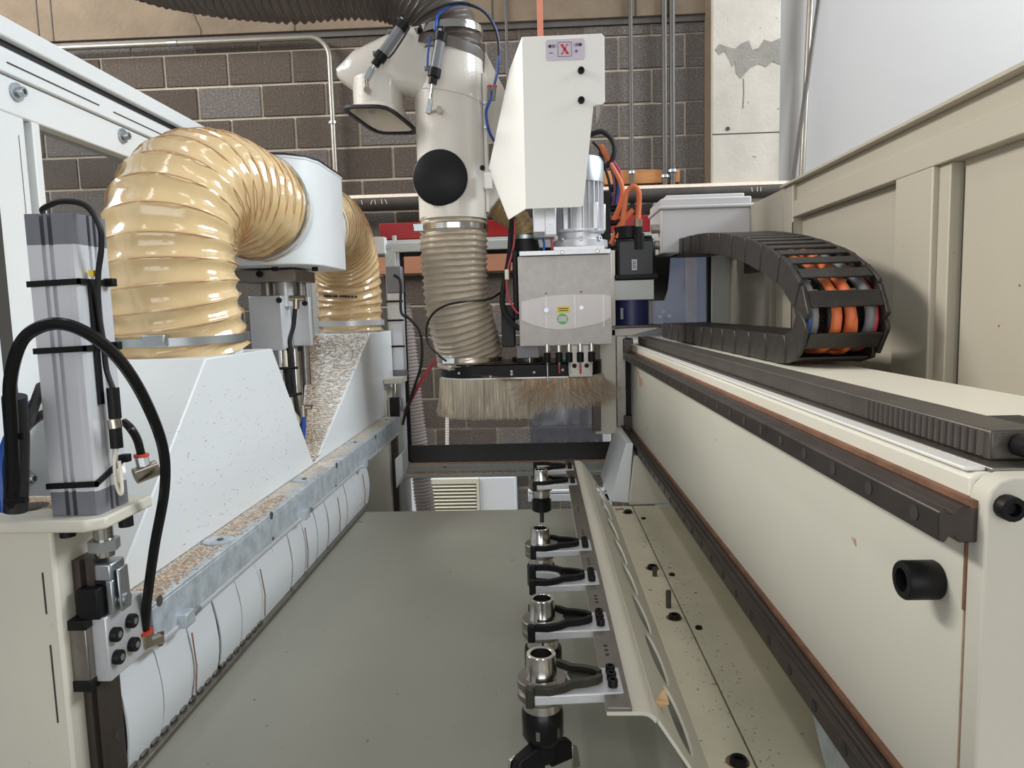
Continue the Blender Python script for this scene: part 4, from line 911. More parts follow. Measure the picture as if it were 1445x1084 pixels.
mb().prism([(-.058, -.03), (-.03, -.045), (.02, -.06), (.06, -.066), (.12, -.064), (.16, -.056), (.20, -.05), (.243, -.03), (.243, .042), (.20, .048), (.10, .05), (.04, .048), (-.01, .040), (-.058, .030)], 'y', 2.3990, 2.4002).build('polished_area', 'polish', hb)
st1 = mb().box(.063, .104, 2.3980, 2.3992, -.010, .011).build('yellow_sticker', 'yellow', hb)
for z in (.004, -.003): mb().box(.068, .099, 2.3975, 2.3981, z - .001, z + .0015).build('print_line', 'darkprint', st1)
st2 = mb().cyl((.080, 2.3992, -.031), (.080, 2.3978, -.031), .0185, n=28).build('green_sticker', 'green', hb)
mb().box(.066, .094, 2.3972, 2.3979, -.040, -.022).build('print_panel', 'lilac', st2)
# drilling spindles under the box
def drill(x, y, label, tipm, L):
    t = thing('drill_spindle', label, 'drill', (x, y, -.24), 'drill spindles below the head box')
    mb().cyl((x, y, -.115), (x, y, -.142), .0085, n=14).build('shaft', 'steel', t); mb().cyl((x, y, -.145), (x, y, -.178), .0115, n=14).build('chuck', 'black', t)
    mb().cyl((x, y, -.178), (x, y, -.188), .005, .003, n=10).build('collet', 'zinc', t)
    mb().cyl((x, y, -.186), (x, y, -.186 - L), .0028, n=8).build('bit', tipm, t)
drill(.026, 2.405, 'drill spindle with long pale bit, outermost in the row', 'steel', .055)
drill(.066, 2.41, 'drill spindle with red bit in the middle of the row', 'redring', .03)
drill(.100, 2.405, 'drill spindle with short bit beside the green cap', 'steel', .03)
drill(.138, 2.405, 'drill spindle with orange-red bit on the grey plate', 'redring', .032)
drill(.176, 2.405, 'drill spindle with short bit next to the carriage', 'steel', .028)
tag(mb().cyl((.078, 2.42, -.165), (.09, 2.42, -.165), .007, n=12).build('green_cap', 'teal'), 'small teal plastic cap among the drill spindles', 'cap')
dp = thing('spindle_plate', 'small grey plate with two black screws behind the drill spindles', 'plate', (.138, 2.45, -.23))
mb().box(.098, .180, 2.425, 2.433, -.232, -.12).build('plate', 'steel2', dp, .002)
for x in (.118, .160): mb().bolt((x, 2.425, -.192), (0, -1, 0), .008, .004).build('cap_screw', 'black', dp)

# brush hood
bh = thing('brush_hood', 'black oval suction hood with a long grey bristle skirt', 'brush hood', (-.08, 2.5, -.38))
def stadium(x0, x1, yc, r, n=14):
    return [(x0 + r - r * math.sin(PI * i / n), yc - r * math.cos(PI * i / n)) for i in range(n + 1)] + [(x1 - r + r * math.sin(PI * i / n), yc + r * math.cos(PI * i / n)) for i in range(n + 1)]
S = stadium(-.358, .222, 2.56, .125)
mb().prism(S, 'z', -.188, -.180).build('top_plate', 'darksteel', bh, .002)
def shell(S, z0, z1, t=.004):
    c = (-.06, 2.56); n = len(S); I = [(x + (c[0] - x) * .02, y + (c[1] - y) * .03) for x, y in S]
    vs = [(x, y, z0) for x, y in S] + [(x, y, z1) for x, y in S] + [(x, y, z1) for x, y in I] + [(x, y, z0) for x, y in I]
    fs = [(k * n + i, k * n + (i + 1) % n, ((k + 1) % 4) * n + (i + 1) % n, ((k + 1) % 4) * n + i) for k in range(4) for i in range(n)]
    return mb().add(vs, fs)
shell(S, -.229, -.182).build('band', 'black', bh, smooth=30)
shell(stadium(-.359, .223, 2.56, .126), -.234, -.2285).build('brush_strip', 'alu', bh)
for p in ((-.28, -.209), (-.171, -.2235), (-.098, -.207), (-.098, -.217), (-.02, -.212), (.078, -.206)):
    mb().cyl((p[0], 2.437, p[1]), (p[0], 2.431, p[1]), .0045, n=12).build('rivet', 'conduit', bh)
mb().cyl((-.04, 2.56, -.182), (-.04, 2.56, -.166), .06, n=28).build('collar', 'darksteel', bh)
mb().cyl((-.035, 2.48, -.182), (-.035, 2.48, -.155), .006, n=10).build('cable_gland', 'nickel', bh)
def bristles(count, u0, u1, zt, Lf, spread, m, name, jit=.002):
    b = mb(); per = [];  P = stadium(-.357, .221, 2.56, .124, 40); n = len(P); cum = [0]
    for i in range(n): 
        a, q = P[i], P[(i + 1) % n]; cum.append(cum[-1] + math.hypot(q[0] - a[0], q[1] - a[1]))
    for c in range(count):
        s = cum[-1] * random.uniform(u0, u1); i = max(k for k in range(n) if cum[k] <= s); t = (s - cum[i]) / max(1e-9, cum[i + 1] - cum[i])
        a, q = P[i], P[(i + 1) % n]; x = a[0] + (q[0] - a[0]) * t; y = a[1] + (q[1] - a[1]) * t
        ox, oy = x + .065, y - 2.56; ol = math.hypot(ox, oy) or 1; nx, ny = ox / ol, oy / ol
        if abs(x + .065) < .15: nx, ny = 0, math.copysign(1, oy)
        L = Lf(x, y); dx_, dn = spread(x, y); r = .0012
        x += random.gauss(0, jit); y += random.gauss(0, jit)
        prev = None; pts = []
        for k in range(4):
            w = k / 3; pts.append((x + dx_ * w * w + random.gauss(0, .0006), y + ny * (dn * w * w + .003 * w), zt - L * w + abs(dx_) * .25 * w * w))
        vs = []
        for k, p in enumerate(pts):
            rr = r * (1 - .6 * k / 3)
            vs += [(p[0] + rr * math.cos(g), p[1] + rr * math.sin(g), p[2]) for g in (0, 2.1, 4.2)]
        fs = [(k * 3 + j, k * 3 + (j + 1) % 3, k * 3 + 3 + (j + 1) % 3, k * 3 + 3 + j) for k in range(3) for j in range(3)]
        b.add(vs, fs)
    return b.build(name, m, bh, smooth=60, kind='stuff')
def Lfun(x, y):
    if x < -.02: return random.uniform(.124, .142)
    if y < 2.56: return random.uniform(.07, .128) * (1 - .25 * max(0, (x - .02) / .2))
    return random.uniform(.06, .11)
def spr(x, y):
    if x < -.03: return (random.gauss(-.002 if x > -.3 else -.012, .004), random.uniform(0, .014))
    if x < .06: return (random.gauss(-.02, .02), random.uniform(0, .03))
    return (random.gauss(.01, .035), random.uniform(-.01, .04))
bristles(6500, 0, 1, -.233, Lfun, spr, 'bristle', 'bristles', .0022)
def spr2(x, y): return (random.gauss(-.035 if x < .08 else .03, .035), random.uniform(-.01, .05))
def L2(x, y): return random.uniform(.05, .125) if x > -.05 else .01
bristles(900, .50, .92, -.233, L2, spr2, 'bristle2', 'splayed_bristles', .004)

# carriage / z slide
zs = thing('head_carriage', 'worn cream steel head carriage riding the gantry beam', 'carriage', (.27, 2.6, -.46))
mb().box(.196, .275, 2.56, 2.66, -.455, .205).build('slide_plate', 'cream', zs, .003); mb().box(.278, .312, 2.58, 2.66, -.43, -.085).build('slide_edge', 'steel2', zs, .002)
mb().box(.185, .215, 2.535, 2.56, -.44, -.12).build('bellows_edge', 'darksteel', zs, .002)
mb().box(.312, .335, 2.60, 2.66, -.44, -.11).build('dark_gap', 'black', zs)
for z in (-.14, -.42): mb().box(.302, .338, 2.57, 2.66, z - .03, z + .03).build('rail_block', 'darksteel', zs, .003)
mb().prism([(.235, -.075), (.43, -.065), (.42, -.078), (.33, -.10), (.235, -.10)], 'y', 2.56, 2.68).build('arm', 'cream', zs, .003)
mb().box(.225, .44, 2.555, 2.70, -.072, -.062).build('arm_plate', 'darksteel', zs, .002)
# servo motor
sv = thing('servo_motor', 'black servo motor on a grey adapter and dark blue cylinder', 'motor', (.34, 2.63, -.062))
mb().box(.280, .420, 2.56, 2.68, .105, .245).build('body', 'blackgloss', sv, .012); mb().box(.273, .428, 2.555, 2.685, .10, .118).build('face_flange', 'black', sv, .004)
mb().box(.29, .41, 2.57, 2.67, .243, .255).build('end_cap', 'black', sv, .006); mb().cyl((.33, 2.62, .25), (.33, 2.62, .29), .05, n=28).build('encoder', 'black', sv)
mb().box(.273, .412, 2.56, 2.68, .028, .098).build('adapter', 'frame', sv, .002)
mb().cyl((.34, 2.635, -.062), (.34, 2.635, .028), .064, n=32).build('coupling_cylinder', 'bluecyl', sv)
mb().box(.293, .303, 2.565, 2.575, -.04, .0).build('rating_plate', 'greyp', sv)
lbm = mb().box(.334, .352, 2.556, 2.5598, .133, .170).build('type_label', 'lilac', sv)
for z in (.140, .147, .154, .161): mb().box(.337, .349, 2.5552, 2.5562, z, z + .003).build('print_line', 'darkprint', lbm)
for x, y, z in ((.36, 2.575, .27),): 
    co = mb().cyl((x, y, .205), (x, y, .262), .022, n=20).build('socket', 'black', sv); mb().cyl((x, y, .262), (x, y, .285), .0165, n=20).build('socket_ring', 'black', co); mb().cyl((x, y, .285), (x, y, .312), .0145, n=8).build('cable_gland', 'nickel', co)
# cables between head and servo
OR = 'orange power cable'
cable('orange_cable', [(.36, 2.575, .312), (.363, 2.575, .36), (.362, 2.57, .405), (.345, 2.57, .425), (.322, 2.575, .405), (.312, 2.58, .35), (.305, 2.59, .29), (.29, 2.60, .25)], .0095, 'orange', 'orange power cable bent down into the servo motor socket', 'cable')
cable('orange_cable', [(0.236, 2.620, 0.581), (0.269, 2.600, 0.510), (0.301, 2.600, 0.452), (0.310, 2.600, 0.402), (0.297, 2.600, 0.360), (0.279, 2.620, 0.319)], .0085, 'orange', 'orange cable arching from the motor past its fan cover', 'cable')
cable('orange_cable', [(0.348, 2.620, 0.352), (0.314, 2.620, 0.317), (0.288, 2.620, 0.280), (0.267, 2.620, 0.231)], .009, 'orange', 'short orange cable end beside the servo gland', 'cable')
cable('black_cable', [(0.195, 2.600, 0.615), (0.240, 2.600, 0.623), (0.277, 2.600, 0.588), (0.279, 2.600, 0.539), (0.251, 2.600, 0.500)], .009, 'blackrub', 'thick black cable loop beside the off-white cover', 'cable')
cable('black_cable', [(0.205, 2.600, 0.590), (0.227, 2.600, 0.565), (0.241, 2.600, 0.528), (0.246, 2.600, 0.491)], .004, 'blackrub', 'thin black cable inside the thick loop beside the cover', 'cable')
for i, (m, nm) in enumerate((('blackrub', 'black wire in the cable bunch, the one touching the motor'), ('violet', 'violet wire in the cable bunch beside the motor'), ('blackrub', 'black wire in the cable bunch beside the motor, outer one'), ('blue', 'blue wire in the cable bunch beside the motor'), ('redhose', 'red wire in the cable bunch beside the motor'))):
    o = i * 4.2
    cable('wire', [(0.232, 2.630, 0.559), (0.249, 2.630, 0.509), (0.266, 2.630, 0.446), (0.268, 2.630, 0.383), (0.260, 2.630, 0.346)] if i == 0 else [((0.237, 2.630, 0.566)[0] + .002 * i, 2.63 + .004 * i, (0.237, 2.630, 0.566)[2]), ((0.262, 2.630, 0.508)[0] + .009 * i, 2.63, (0.262, 2.630, 0.508)[2] - .002 * i), ((0.276, 2.630, 0.440)[0] + .008 * i, 2.625, (0.276, 2.630, 0.440)[2]), ((0.270, 2.630, 0.370)[0] + .006 * i, 2.62, (0.270, 2.630, 0.370)[2])], .0048, m, nm, 'wire')
kb = thing('terminal_block', 'black terminal housing with plugs between motor and servo', 'connector', (.27, 2.64, .2))
mb().box(.238, .268, 2.62, 2.70, .22, .42).build('housing', 'black', kb, .003)
for z in (.36, .39, .31, .43): mb().cyl((.268, 2.65, z), (.312, 2.645, z + .002), .011, n=12).build('plug', 'black', kb)
cable('black_harness', [(-0.082, 2.550, 0.346), (-0.090, 2.500, 0.267), (-0.095, 2.460, 0.191), (-0.111, 2.440, 0.106), (-0.123, 2.440, 0.047), (-0.117, 2.440, -0.002), (-0.085, 2.420, -0.046), (-0.066, 2.410, -0.060)], .0095, 'blackrub', 'black wiring harness hanging between grey hose and head box', 'cable')
cable('red_wire', [(-0.074, 2.500, 0.315), (-0.079, 2.450, 0.226), (-0.102, 2.420, 0.129), (-0.104, 2.420, 0.058), (-0.079, 2.410, 0.002), (-0.060, 2.405, -0.010)], .0035, 'redhose', 'thin red wire along the black harness', 'wire')
tag(mb().box((-0.103, 2.420, 0.122)[0] - .008, (-0.103, 2.420, 0.122)[0] + .006, 2.41, 2.425, .105, .14).build('wire_clip', 'louvre', None, .003), 'small pale plastic clip on the black wiring harness', 'clip')
for i, (q, m, nm) in enumerate(((((0.018, 2.450, 0.251), (0.024, 2.440, 0.222), (0.021, 2.440, 0.191)), 'blue', 'short blue wire entering the head box'), (((0.049, 2.460, 0.246), (0.051, 2.450, 0.215), (0.048, 2.450, 0.186)), 'redhose', 'short red wire entering the head box'))):
    cable('wire', q, .004, m, nm, 'wire')

# junction box at the rear
jb = thing('junction_box', 'light grey plastic junction box with stepped lid behind the cable chain', 'junction box', (.63, 2.95, .23))
mb().box(.465, .80, 2.72, 2.98, .20, .362).build('base', 'jbox', jb, .006); mb().box(.458, .807, 2.712, 2.988, .362, .375).build('lid_rim', 'jbox', jb, .004); mb().box(.465, .80, 2.72, 2.98, .375, .402).build('lid', 'jbox', jb, .005); mb().box(.487, .778, 2.735, 2.965, .402, .416).build('lid_step', 'jbox', jb, .004)
for z in (.235, .295): mb().cyl((.465, 2.76, z), (.435, 2.76, z), .017, n=16).build('gland', 'conduit', jb)

# ================================================================== GANTRY BEAM (right)
bm_ = thing('gantry_beam', 'heavy cream painted gantry beam with rust runs and bolted end plate', 'beam', (.5, 1.9, -.62))
mb().prism([(.332, -.137), (.332, -.50), (.665, -.50), (.665, -.135), (.34, -.135)], 'y', .552, 3.35).build('body', 'beam', bm_, .003)
mb().prism([(.331, -.50), (.331, -.152), (.3335, -.143), (.340, -.136), (.349, -.133), (.665, -.133), (.665, -.50)], 'y', .530, .552).build('end_plate', 'cream', bm_, .002, smooth=60)
mb().bolt((0.345, 0.530, -0.155), (0, -1, 0), .0095, .010).build('cap_screw', 'black', bm_)
mb().box(.3315, .348, .56, 2.58, -.1348, -.1315).build('white_edge_strip', 'plainwhite', bm_, .001)
mb().box(.348, .43, .552, 2.58, -.1348, -.131).build('machined_land', 'steel2', bm_, .001)
# rust runs
mb().box(.3300, .3316, .5512, .5540, -.245, -.19).build('rust_run', 'rust', bm_); mb().box(.3304, .3316, .5514, .5528, -.50, -.245).build('rust_run', 'dust2', bm_)
for a, b_ in (((.3308, 2.40, -.215), (.3308, 2.36, -.235)), ((.3308, 2.36, -.235), (.3308, 2.345, -.26)), ((.3308, 2.33, -.23), (.3308, 2.30, -.25))): mb().tube([a, b_], .0016, 5).build('rust_mark', 'salmon', bm_)
def rail(label, z, ytip):
    t = thing('linear_rail', label, 'rail', (.318, 1.6, z))
    mb().prism([(.332, z - .014), (.318, z - .014), (.314, z - .009), (.310, z - .009), (.307, z - .014), (.302, z - .012), (.302, z + .010), (.306, z + .014), (.310, z + .009), (.314, z + .009), (.318, z + .014), (.332, z + .014)], 'y', ytip, 2.6).build('rail_body', 'darksteel', t, .001)
    mb().box(.326, .3335, ytip, 2.6, z + .013, z + .019).build('grease_line', 'rust', t)
    h0 = mb().cyl((.3025, 0, z), (.3012, 0, z), .0065, n=14).build('bolt_hole', 'slot', t)
    lb_ = V(h0.location); y = ytip + .035; h0.location = lb_ + V((0, y, 0))
    while y < 2.45: y += .08; inst(h0, lb_ + V((0, y, 0)), t)
    return t
rail('upper dark linear rail along the gantry beam face', -.172, .540)
rail('lower dark linear rail along the bottom of the gantry beam', -.455, .50)
rk = thing('gear_rack', 'dark toothed gear rack lying on top of the gantry beam', 'gear rack', (.39, 1.6, -.131))
mb().box(.362, .406, .578, 2.62, -.131, -.106).build('bar', 'gear', rk, .002)
tt = mb().prism([(.3622, -.0032), (.3622, .0032), (.359, .0015), (.359, -.0015)], 'z', -.128, -.1085).build('tooth', 'gear', rk)
tb_ = V(tt.location); tt.location = tb_ + V((0, .59, 0))
for i in range(1, 20): inst(tt, tb_ + V((0, .59 + .0105 * i, 0)), rk)
mb().cyl((.384, .576, -.118), (.384, .560, -.118), .009, n=14).build('end_pin', 'black', rk)
tag(mb().box(.408, .452, .60, .68, -.131, -.110).build('limit_stop', 'black', None, .003), 'small black stop block beside the end of the gear rack', 'block')
bs = tag(mb().lathe([(0, 0), (.015, 0), (.0165, .002), (.0165, .028), (.015, .030), (.010, .030), (.009, .016), (0, .016)], (0.332, 0.593, -0.236), (-1, 0, 0), 28).build('stop_bolt', 'black'), 'large black socket-head stop bolt on the gantry beam face', 'bolt')
# foot of the beam
mb().hexa([(.272, 2.20, -.62), (.66, 2.20, -.62), (.66, 2.75, -.62), (.272, 2.75, -.62), (.292, 2.24, -.47), (.66, 2.24, -.47), (.66, 2.70, -.47), (.292, 2.70, -.47)]).build('foot', 'cream', bm_, .004)
mb().hexa([(.215, 2.24, -.62), (.272, 2.22, -.62), (.272, 2.6, -.62), (.215, 2.6, -.62), (.272, 2.26, -.43), (.292, 2.24, -.43), (.292, 2.6, -.43), (.272, 2.6, -.43)]).build('foot_gusset', 'white', bm_, .003)
mb().box(.34, .66, 2.24, 2.70, -.50, -.47).build('foot_spacer', 'cream', bm_, .002)
gs = tag(mb().prism([(.66, -.50), (1.02, -.50), (.90, -.62), (.66, -.62)], 'x', .368, .376).build('guard_sheet', 'galv', None, .001), 'grey galvanised guard sheet under the bolted end of the beam', 'guard')
mb().box(.38, .65, .56, .9, -.62, -.50).build('leg', 'steel2', bm_, .004)

# ================================================================== CABLE CHAIN
cc = thing('cable_chain', 'black plastic cable chain folding back in a loop on top of the gantry beam', 'cable chain', (.615, 2.2, -.135))
prof = [(2.990, .2305), (2.90, .228), (2.685, .220), (2.45, .208), (2.245, .192), (2.05, .168), (1.88, .140), (1.73, .108), (1.62, .078), (1.54, .045), (1.487, .01), (1.465, -.03), (1.478, -.066), (1.52, -.092), (1.58, -.099), (1.75, -.0995), (2.2, -.0995), (2.7, -.0995), (3.07, -.0995)]
path = [Vector((0, y, z)) for y, z in prof]
LP = .066
pp_ = resample(spline(path, 40), LP)
xa, xb = .532, .700
def link_mesh():
    b = mb(); L, h, t = LP / 2 + .006, .032, .009
    b.prism([(-L, -h * .62), (-L + .008, -h), (L - .004, -h), (L, -h * .8), (L, h * .8), (L - .004, h), (-L + .008, h), (-L, h * .62)], 'x', 0, t)
    return b
lk = None; brk = None
for i in range(len(pp_) - 1):
    a, b_ = pp_[i], pp_[i + 1]; c = (a + b_) / 2; ang = math.atan2(b_.z - a.z, b_.y - a.y)
    def put(base, x, z_off=0.0):
        o = base.copy(); COL.objects.link(o); o.parent = cc; o.rotation_euler = (ang, 0, 0)
        o.location = V((x, c.y, c.z)) - V(cc.location); return o
    if lk is None:
        lk = link_mesh().build('side_link', 'chain', cc, .0025); bk = mb().box(.012, xb - xa - .012, -.019, .019, -.031, -.026).build('cross_bar', 'chain', cc, .0015)
        bi = mb().box(.012, xb - xa - .012, -.019, .019, .026, .031).build('cross_bar', 'chain', cc, .0015)
        for o, x in ((lk, xa), (bk, xa), (bi, xa)): o.rotation_euler = (ang, 0, 0); o.location = V((x, c.y, c.z)) - V(cc.location)
        put(lk, xb - .009)
    else:
        put(lk, xa + (.0025 if i % 2 else 0)); put(lk, xb - .009 - (.0025 if i % 2 else 0)); put(bk, xa); put(bi, xa)
# cables lying in the chain
fine = resample(spline(path, 40), .02)
for x, r, m, lab, off in ((.562, .0095, 'grycab', 'grey cable inside the chain, next to the beam face side', .006), (.585, .006, 'blackrub', 'thin black cable inside the chain', .004), (.598, .0125, 'orange', 'thick orange cable inside the chain', .0), (.634, .0115, 'orange', 'orange cable inside the chain between thick orange and grey', .006), (.640, .007, 'orange', 'thin orange cable inside the chain', -.008), (.666, .0105, 'grycab', 'dark grey cable inside the chain, next to the enclosure side', .004), (.680, .007, 'redhose', 'thin red cable inside the chain', -.002), (.552, .006, 'blue', 'thin blue cable inside the chain', .0)):
    pts = [(x + .004 * math.sin(i * .22 + x * 90), p.y, p.z + (off if i > len(fine) * .5 else off)) for i, p in enumerate(fine)]
    tag(mb().tube(pts, r, 10).build('chain_cable', m), lab, 'cable')
# chain end bracket and cables leaving it
ce = thing('chain_bracket', 'black curved end bracket of the cable chain beside the servo motor', 'bracket', (.5, 2.85, .05))
mb().prism([(2.72, .19), (2.98, .19), (2.98, .06), (2.93, .03), (2.85, .025), (2.78, .06), (2.74, .12)], 'x', .44, .50).build('bracket_body', 'black', ce, .004)
for i, (m, lab) in enumerate((('orange', 'orange cable leaving the chain end beside the servo'), ('redhose', 'red cable leaving the chain end beside the servo'), ('yellow', 'yellow wire leaving the chain end beside the servo'), ('blue', 'blue wire leaving the chain end beside the servo'))):
    cable('chain_tail', [(.535 - .016 * i, 2.95, .20), (.53 - .016 * i, 2.95, .16), (.51 - .014 * i, 2.94, .12), (.48 - .01 * i, 2.92, .08)], .007 if i < 2 else .004, m, lab, 'cable')
mb_ = thing('chain_tray', 'low cream tray end behind the chain on the beam', 'tray', (.6, 3.3, -.135))
mb().box(.42, .80, 3.30, 3.36, -.135, -.085).build('tray', 'cream', mb_, .002); mb().box(.42, .68, 3.285, 3.30, -.13, -.09).build('tray_slot', 'black', mb_)

# ================================================================== RIGHT ENCLOSURE
rx = .79
rw = thing('machine_enclosure', 'beige steel enclosure wall with posts and recessed panels beside the cable chain', 'machine frame', (rx, 2.0, -1.6))
mb().box(rx - .012, rx + .06, .4, 2.345, .366, .374).build('top_lip', 'panel', rw, .001)
mb().prism([(rx + .012, .366), (rx + .012, .318), (rx, .312), (rx, .264), (rx + .06, .264), (rx + .06, .366)], 'y', .4, 2.26).build('top_rail', 'panel', rw, .002)
mb().box(rx, rx + .05, 1.475, 1.625, -1.6, .264).build('post', 'panel', rw, .003)
mb().box(rx + .012, rx + .05, 1.435, 1.475, -1.6, .264).build('post_return', 'panel', rw, .002)
mb().box(rx + .03, rx + .06, .4, 1.42, -1.6, .264).build('panel_sheet', 'panel', rw, .001)
mb().box(rx + .03, rx + .06, 1.625, 2.26, -1.6, .264).build('panel_sheet', 'panel', rw, .001)
mb().box(rx + .0, rx + .06, 2.26, 2.345, -1.6, .366).build('corner_post', 'panel', rw, .003)
mb().box(rx + .0285, rx + .0302, 1.418, 1.421, -.9, .25).build('seam', 'slot', rw)
mb().box(rx - .001, rx + .001, 2.2585, 2.2615, -.9, .25).build('seam', 'slot', rw)
mb().box(rx + .004, rx + .06, 2.355, 3.14, .20, .368).build('rear_rail', 'panel', rw, .003)
mb().box(rx + .004, rx + .06, 2.352, 2.355, .20, .30).build('shadow_gap', 'slot', rw)
mb().box(rx + .03, rx + .06, 2.362, 3.14, -1.6, .20).build('rear_sheet', 'panel', rw, .001)
mb().box(rx + .006, rx + .03, 2.62, 2.80, .12, .20).build('rear_vent', 'slot', rw)
mb().box(rx + .012, rx + .03, 2.5, 2.52, -1.6, .2).build('rear_rib', 'panel', rw, .001)
for y, z in ((1.20, .1), (1.05, -.02), (1.3, -.05), (1.9, .0), (1.1, .15), (1.25, .02)):
    mb().cyl((rx + .0303, y, z), (rx + .0295, y, z), .0022, n=8).build('speck', 'rust', rw)

# ================================================================== BED AND TABLE
tbz = -.62
tbl = tag(mb().box(-.575, .20, .2, 2.172, tbz - .03, tbz).build('machine_table', 'bed', None, .002), 'flat grey-green painted machine table between curtain and tool rack', 'table')
bd = thing('machine_bed', 'cream painted machine bed with dark bolts beside the tool rack', 'machine bed', (.4, 1.2, -.7))
mb().box(.2005, .2785, .2, 2.19, tbz - .03, tbz).build('bolting_strip', 'bed2', bd, .001)
mb().box(.2815, .70, .2, 2.19, tbz - .03, tbz).build('side_plate', 'bed2', bd, .001)
mb().box(.2785, .2815, .2, 2.19, tbz - .03, tbz - .006).build('joint', 'slot', bd)
mb().box(-.56, .70, .2, 2.15, -1.3, tbz - .03).build('bed_body', 'bed', bd)
for y in (1.371, 1.645, 2.113, .915): 
    o = mb().bolt((.257, y, tbz), (0, 0, 1), .0115, .009).build('cap_screw', 'black', bd); mb().cyl((.257, y + .004, tbz), (.257, y + .004, tbz + .0006), .016, n=18).build('rust_ring', 'rust', o)
for y in (1.326, 1.603, 2.05): mb().cyl((.295, y, tbz), (.295, y, tbz + .004), .0065, n=14).build('plug', 'black', bd)
for y, h in ((1.425, .036), (1.60, .02)): mb().cyl((.255, y, tbz), (.255, y, tbz + h), .0055, n=12).build('dowel_pin', 'gear', bd)
tag(mb().box(-.555, -.545, 2.06, 2.07, tbz, tbz + .004).build('dust_clump', 'dust2', None, .002), 'small dark clump of dust at the table corner by the curtain end', 'dust')
tag(flakes('dust_speck', 420, lambda: (random.uniform(-.5, .18), random.uniform(.75, 2.1), tbz), 'dust2', .0016), 'tiny dust specks scattered over the grey table', 'dust', kind='stuff')
tag(flakes('dust_speck', 420, lambda: (random.triangular(.21, .34, .30), random.uniform(.8, 2.15), tbz), 'dust2', .0018), 'brown dust specks scattered over the cream bed', 'dust', kind='stuff')
def curl(y, x, lab):
    pts = [(x + .012 * math.cos(t * 1.2), y + .012 * math.sin(t * 1.2), tbz + .003 + .002 * math.sin(t * 3)) for t in [k * .3 for k in range(10)]]
    tag(mb().tube(pts, .0016, 5).build('wood_curl', 'rust'), lab, 'wood curl')
curl(2.14, .235, 'small brown wood curl beside the cream beam foot')

# ================================================================== TOOL RACK
rkx = .105
tr = thing('tool_rack', 'bent cream sheet tool rack with long oval slots above the bed', 'tool rack', (.14, 1.5, -.62))
Y0r, Y1r = .80, 2.21
zt_ = -.476
# top flange and bend
pr = [(.070, zt_), (.112, zt_), (.120, zt_ - .0015), (.127, zt_ - .006), (.131, zt_ - .012), (.127, zt_ - .0145), (.123, zt_ - .0095), (.118, zt_ - .0062), (.112, zt_ - .005), (.070, zt_ - .005)]
mb().prism(pr, 'y', Y0r, Y1r).build('flange', 'cream', tr, smooth=60)
# slanted sheet with real slots
sx0, sz0, sx1, sz1 = .130, zt_ - .0115, .213, tbz + .001
def slope(u): return (sx0 + (sx1 - sx0) * u, sz0 + (sz1 - sz0) * u)
b = mb(); pitch = .170; ncell = 8; ystart = Y0r + .03
def sp(y, u): x, z = slope(u); return (x, y, z)
b.add([sp(Y0r, 0), sp(ystart, 0), sp(ystart, 1), sp(Y0r, 1)], [(0, 1, 2, 3)])
for c in range(ncell):
    ya = ystart + pitch * c; yb_ = ya + pitch; yc = (ya + yb_) / 2; n = 32; O = []; I = []
    for i in range(n):
        th = 2 * PI * (i + .5) / n; ct, st_ = math.cos(th), math.sin(th)
        k = max(abs(ct), abs(st_)); O.append(sp(yc + pitch / 2 * ct / k, .5 + .5 * st_ / k))
        hl, hw = pitch * .445, .17; e = 1.4
        I.append(sp(yc + hl * math.copysign(abs(ct) ** .8, ct), .52 + hw * math.copysign(abs(st_) ** 1.1, st_)))
    b.add(O + I, [(i, (i + 1) % n, n + (i + 1) % n, n + i) for i in range(n)])
    crn = [sp(ya, 0), sp(yb_, 0), sp(yb_, 1), sp(ya, 1)]
    for ci, th0 in ((0, 5 * PI / 4), (1, 7 * PI / 4), (2, PI / 4), (3, 3 * PI / 4)):
        i = int(round((th0 / (2 * PI)) * n - .5 - .5)) % n; j = (i + 1) % n
        b.add([crn[ci], O[i], O[j]], [(0, 1, 2)])
ye = ystart + pitch * ncell
b.add([sp(ye, 0), sp(Y1r, 0), sp(Y1r, 1), sp(ye, 1)], [(0, 1, 2, 3)])
so = b.build('slotted_sheet', 'cream', tr, smooth=0); md = so.modifiers.new('thickness', 'SOLIDIFY'); md.thickness = .004; md.offset = 0
# carrier bar with screw holes
cbz = zt_ + .004
cbar = mb().box(.070, .100, Y0r, Y1r, zt_, cbz + .001).build('carrier_bar', 'steel2', tr, .0008)
for k in range(8):
    for d in (-.022, -.035, -.048):
        mb().cyl((.083, .863 + .175 * k + .075 + d + .04, cbz), (.083, .863 + .175 * k + .075 + d + .04, cbz + .0016), .0028, n=8).build('screw_hole', 'slot', cbar)
tag(sheet([(.135, .845, -.492), (.152, .850, -.497), (.150, .868, -.488), (.130, .852, -.506)], (0, 0, .004)).build('wood_chip', 'chip'), 'pale triangular wood chip stuck on the tool rack sheet', 'wood chip')

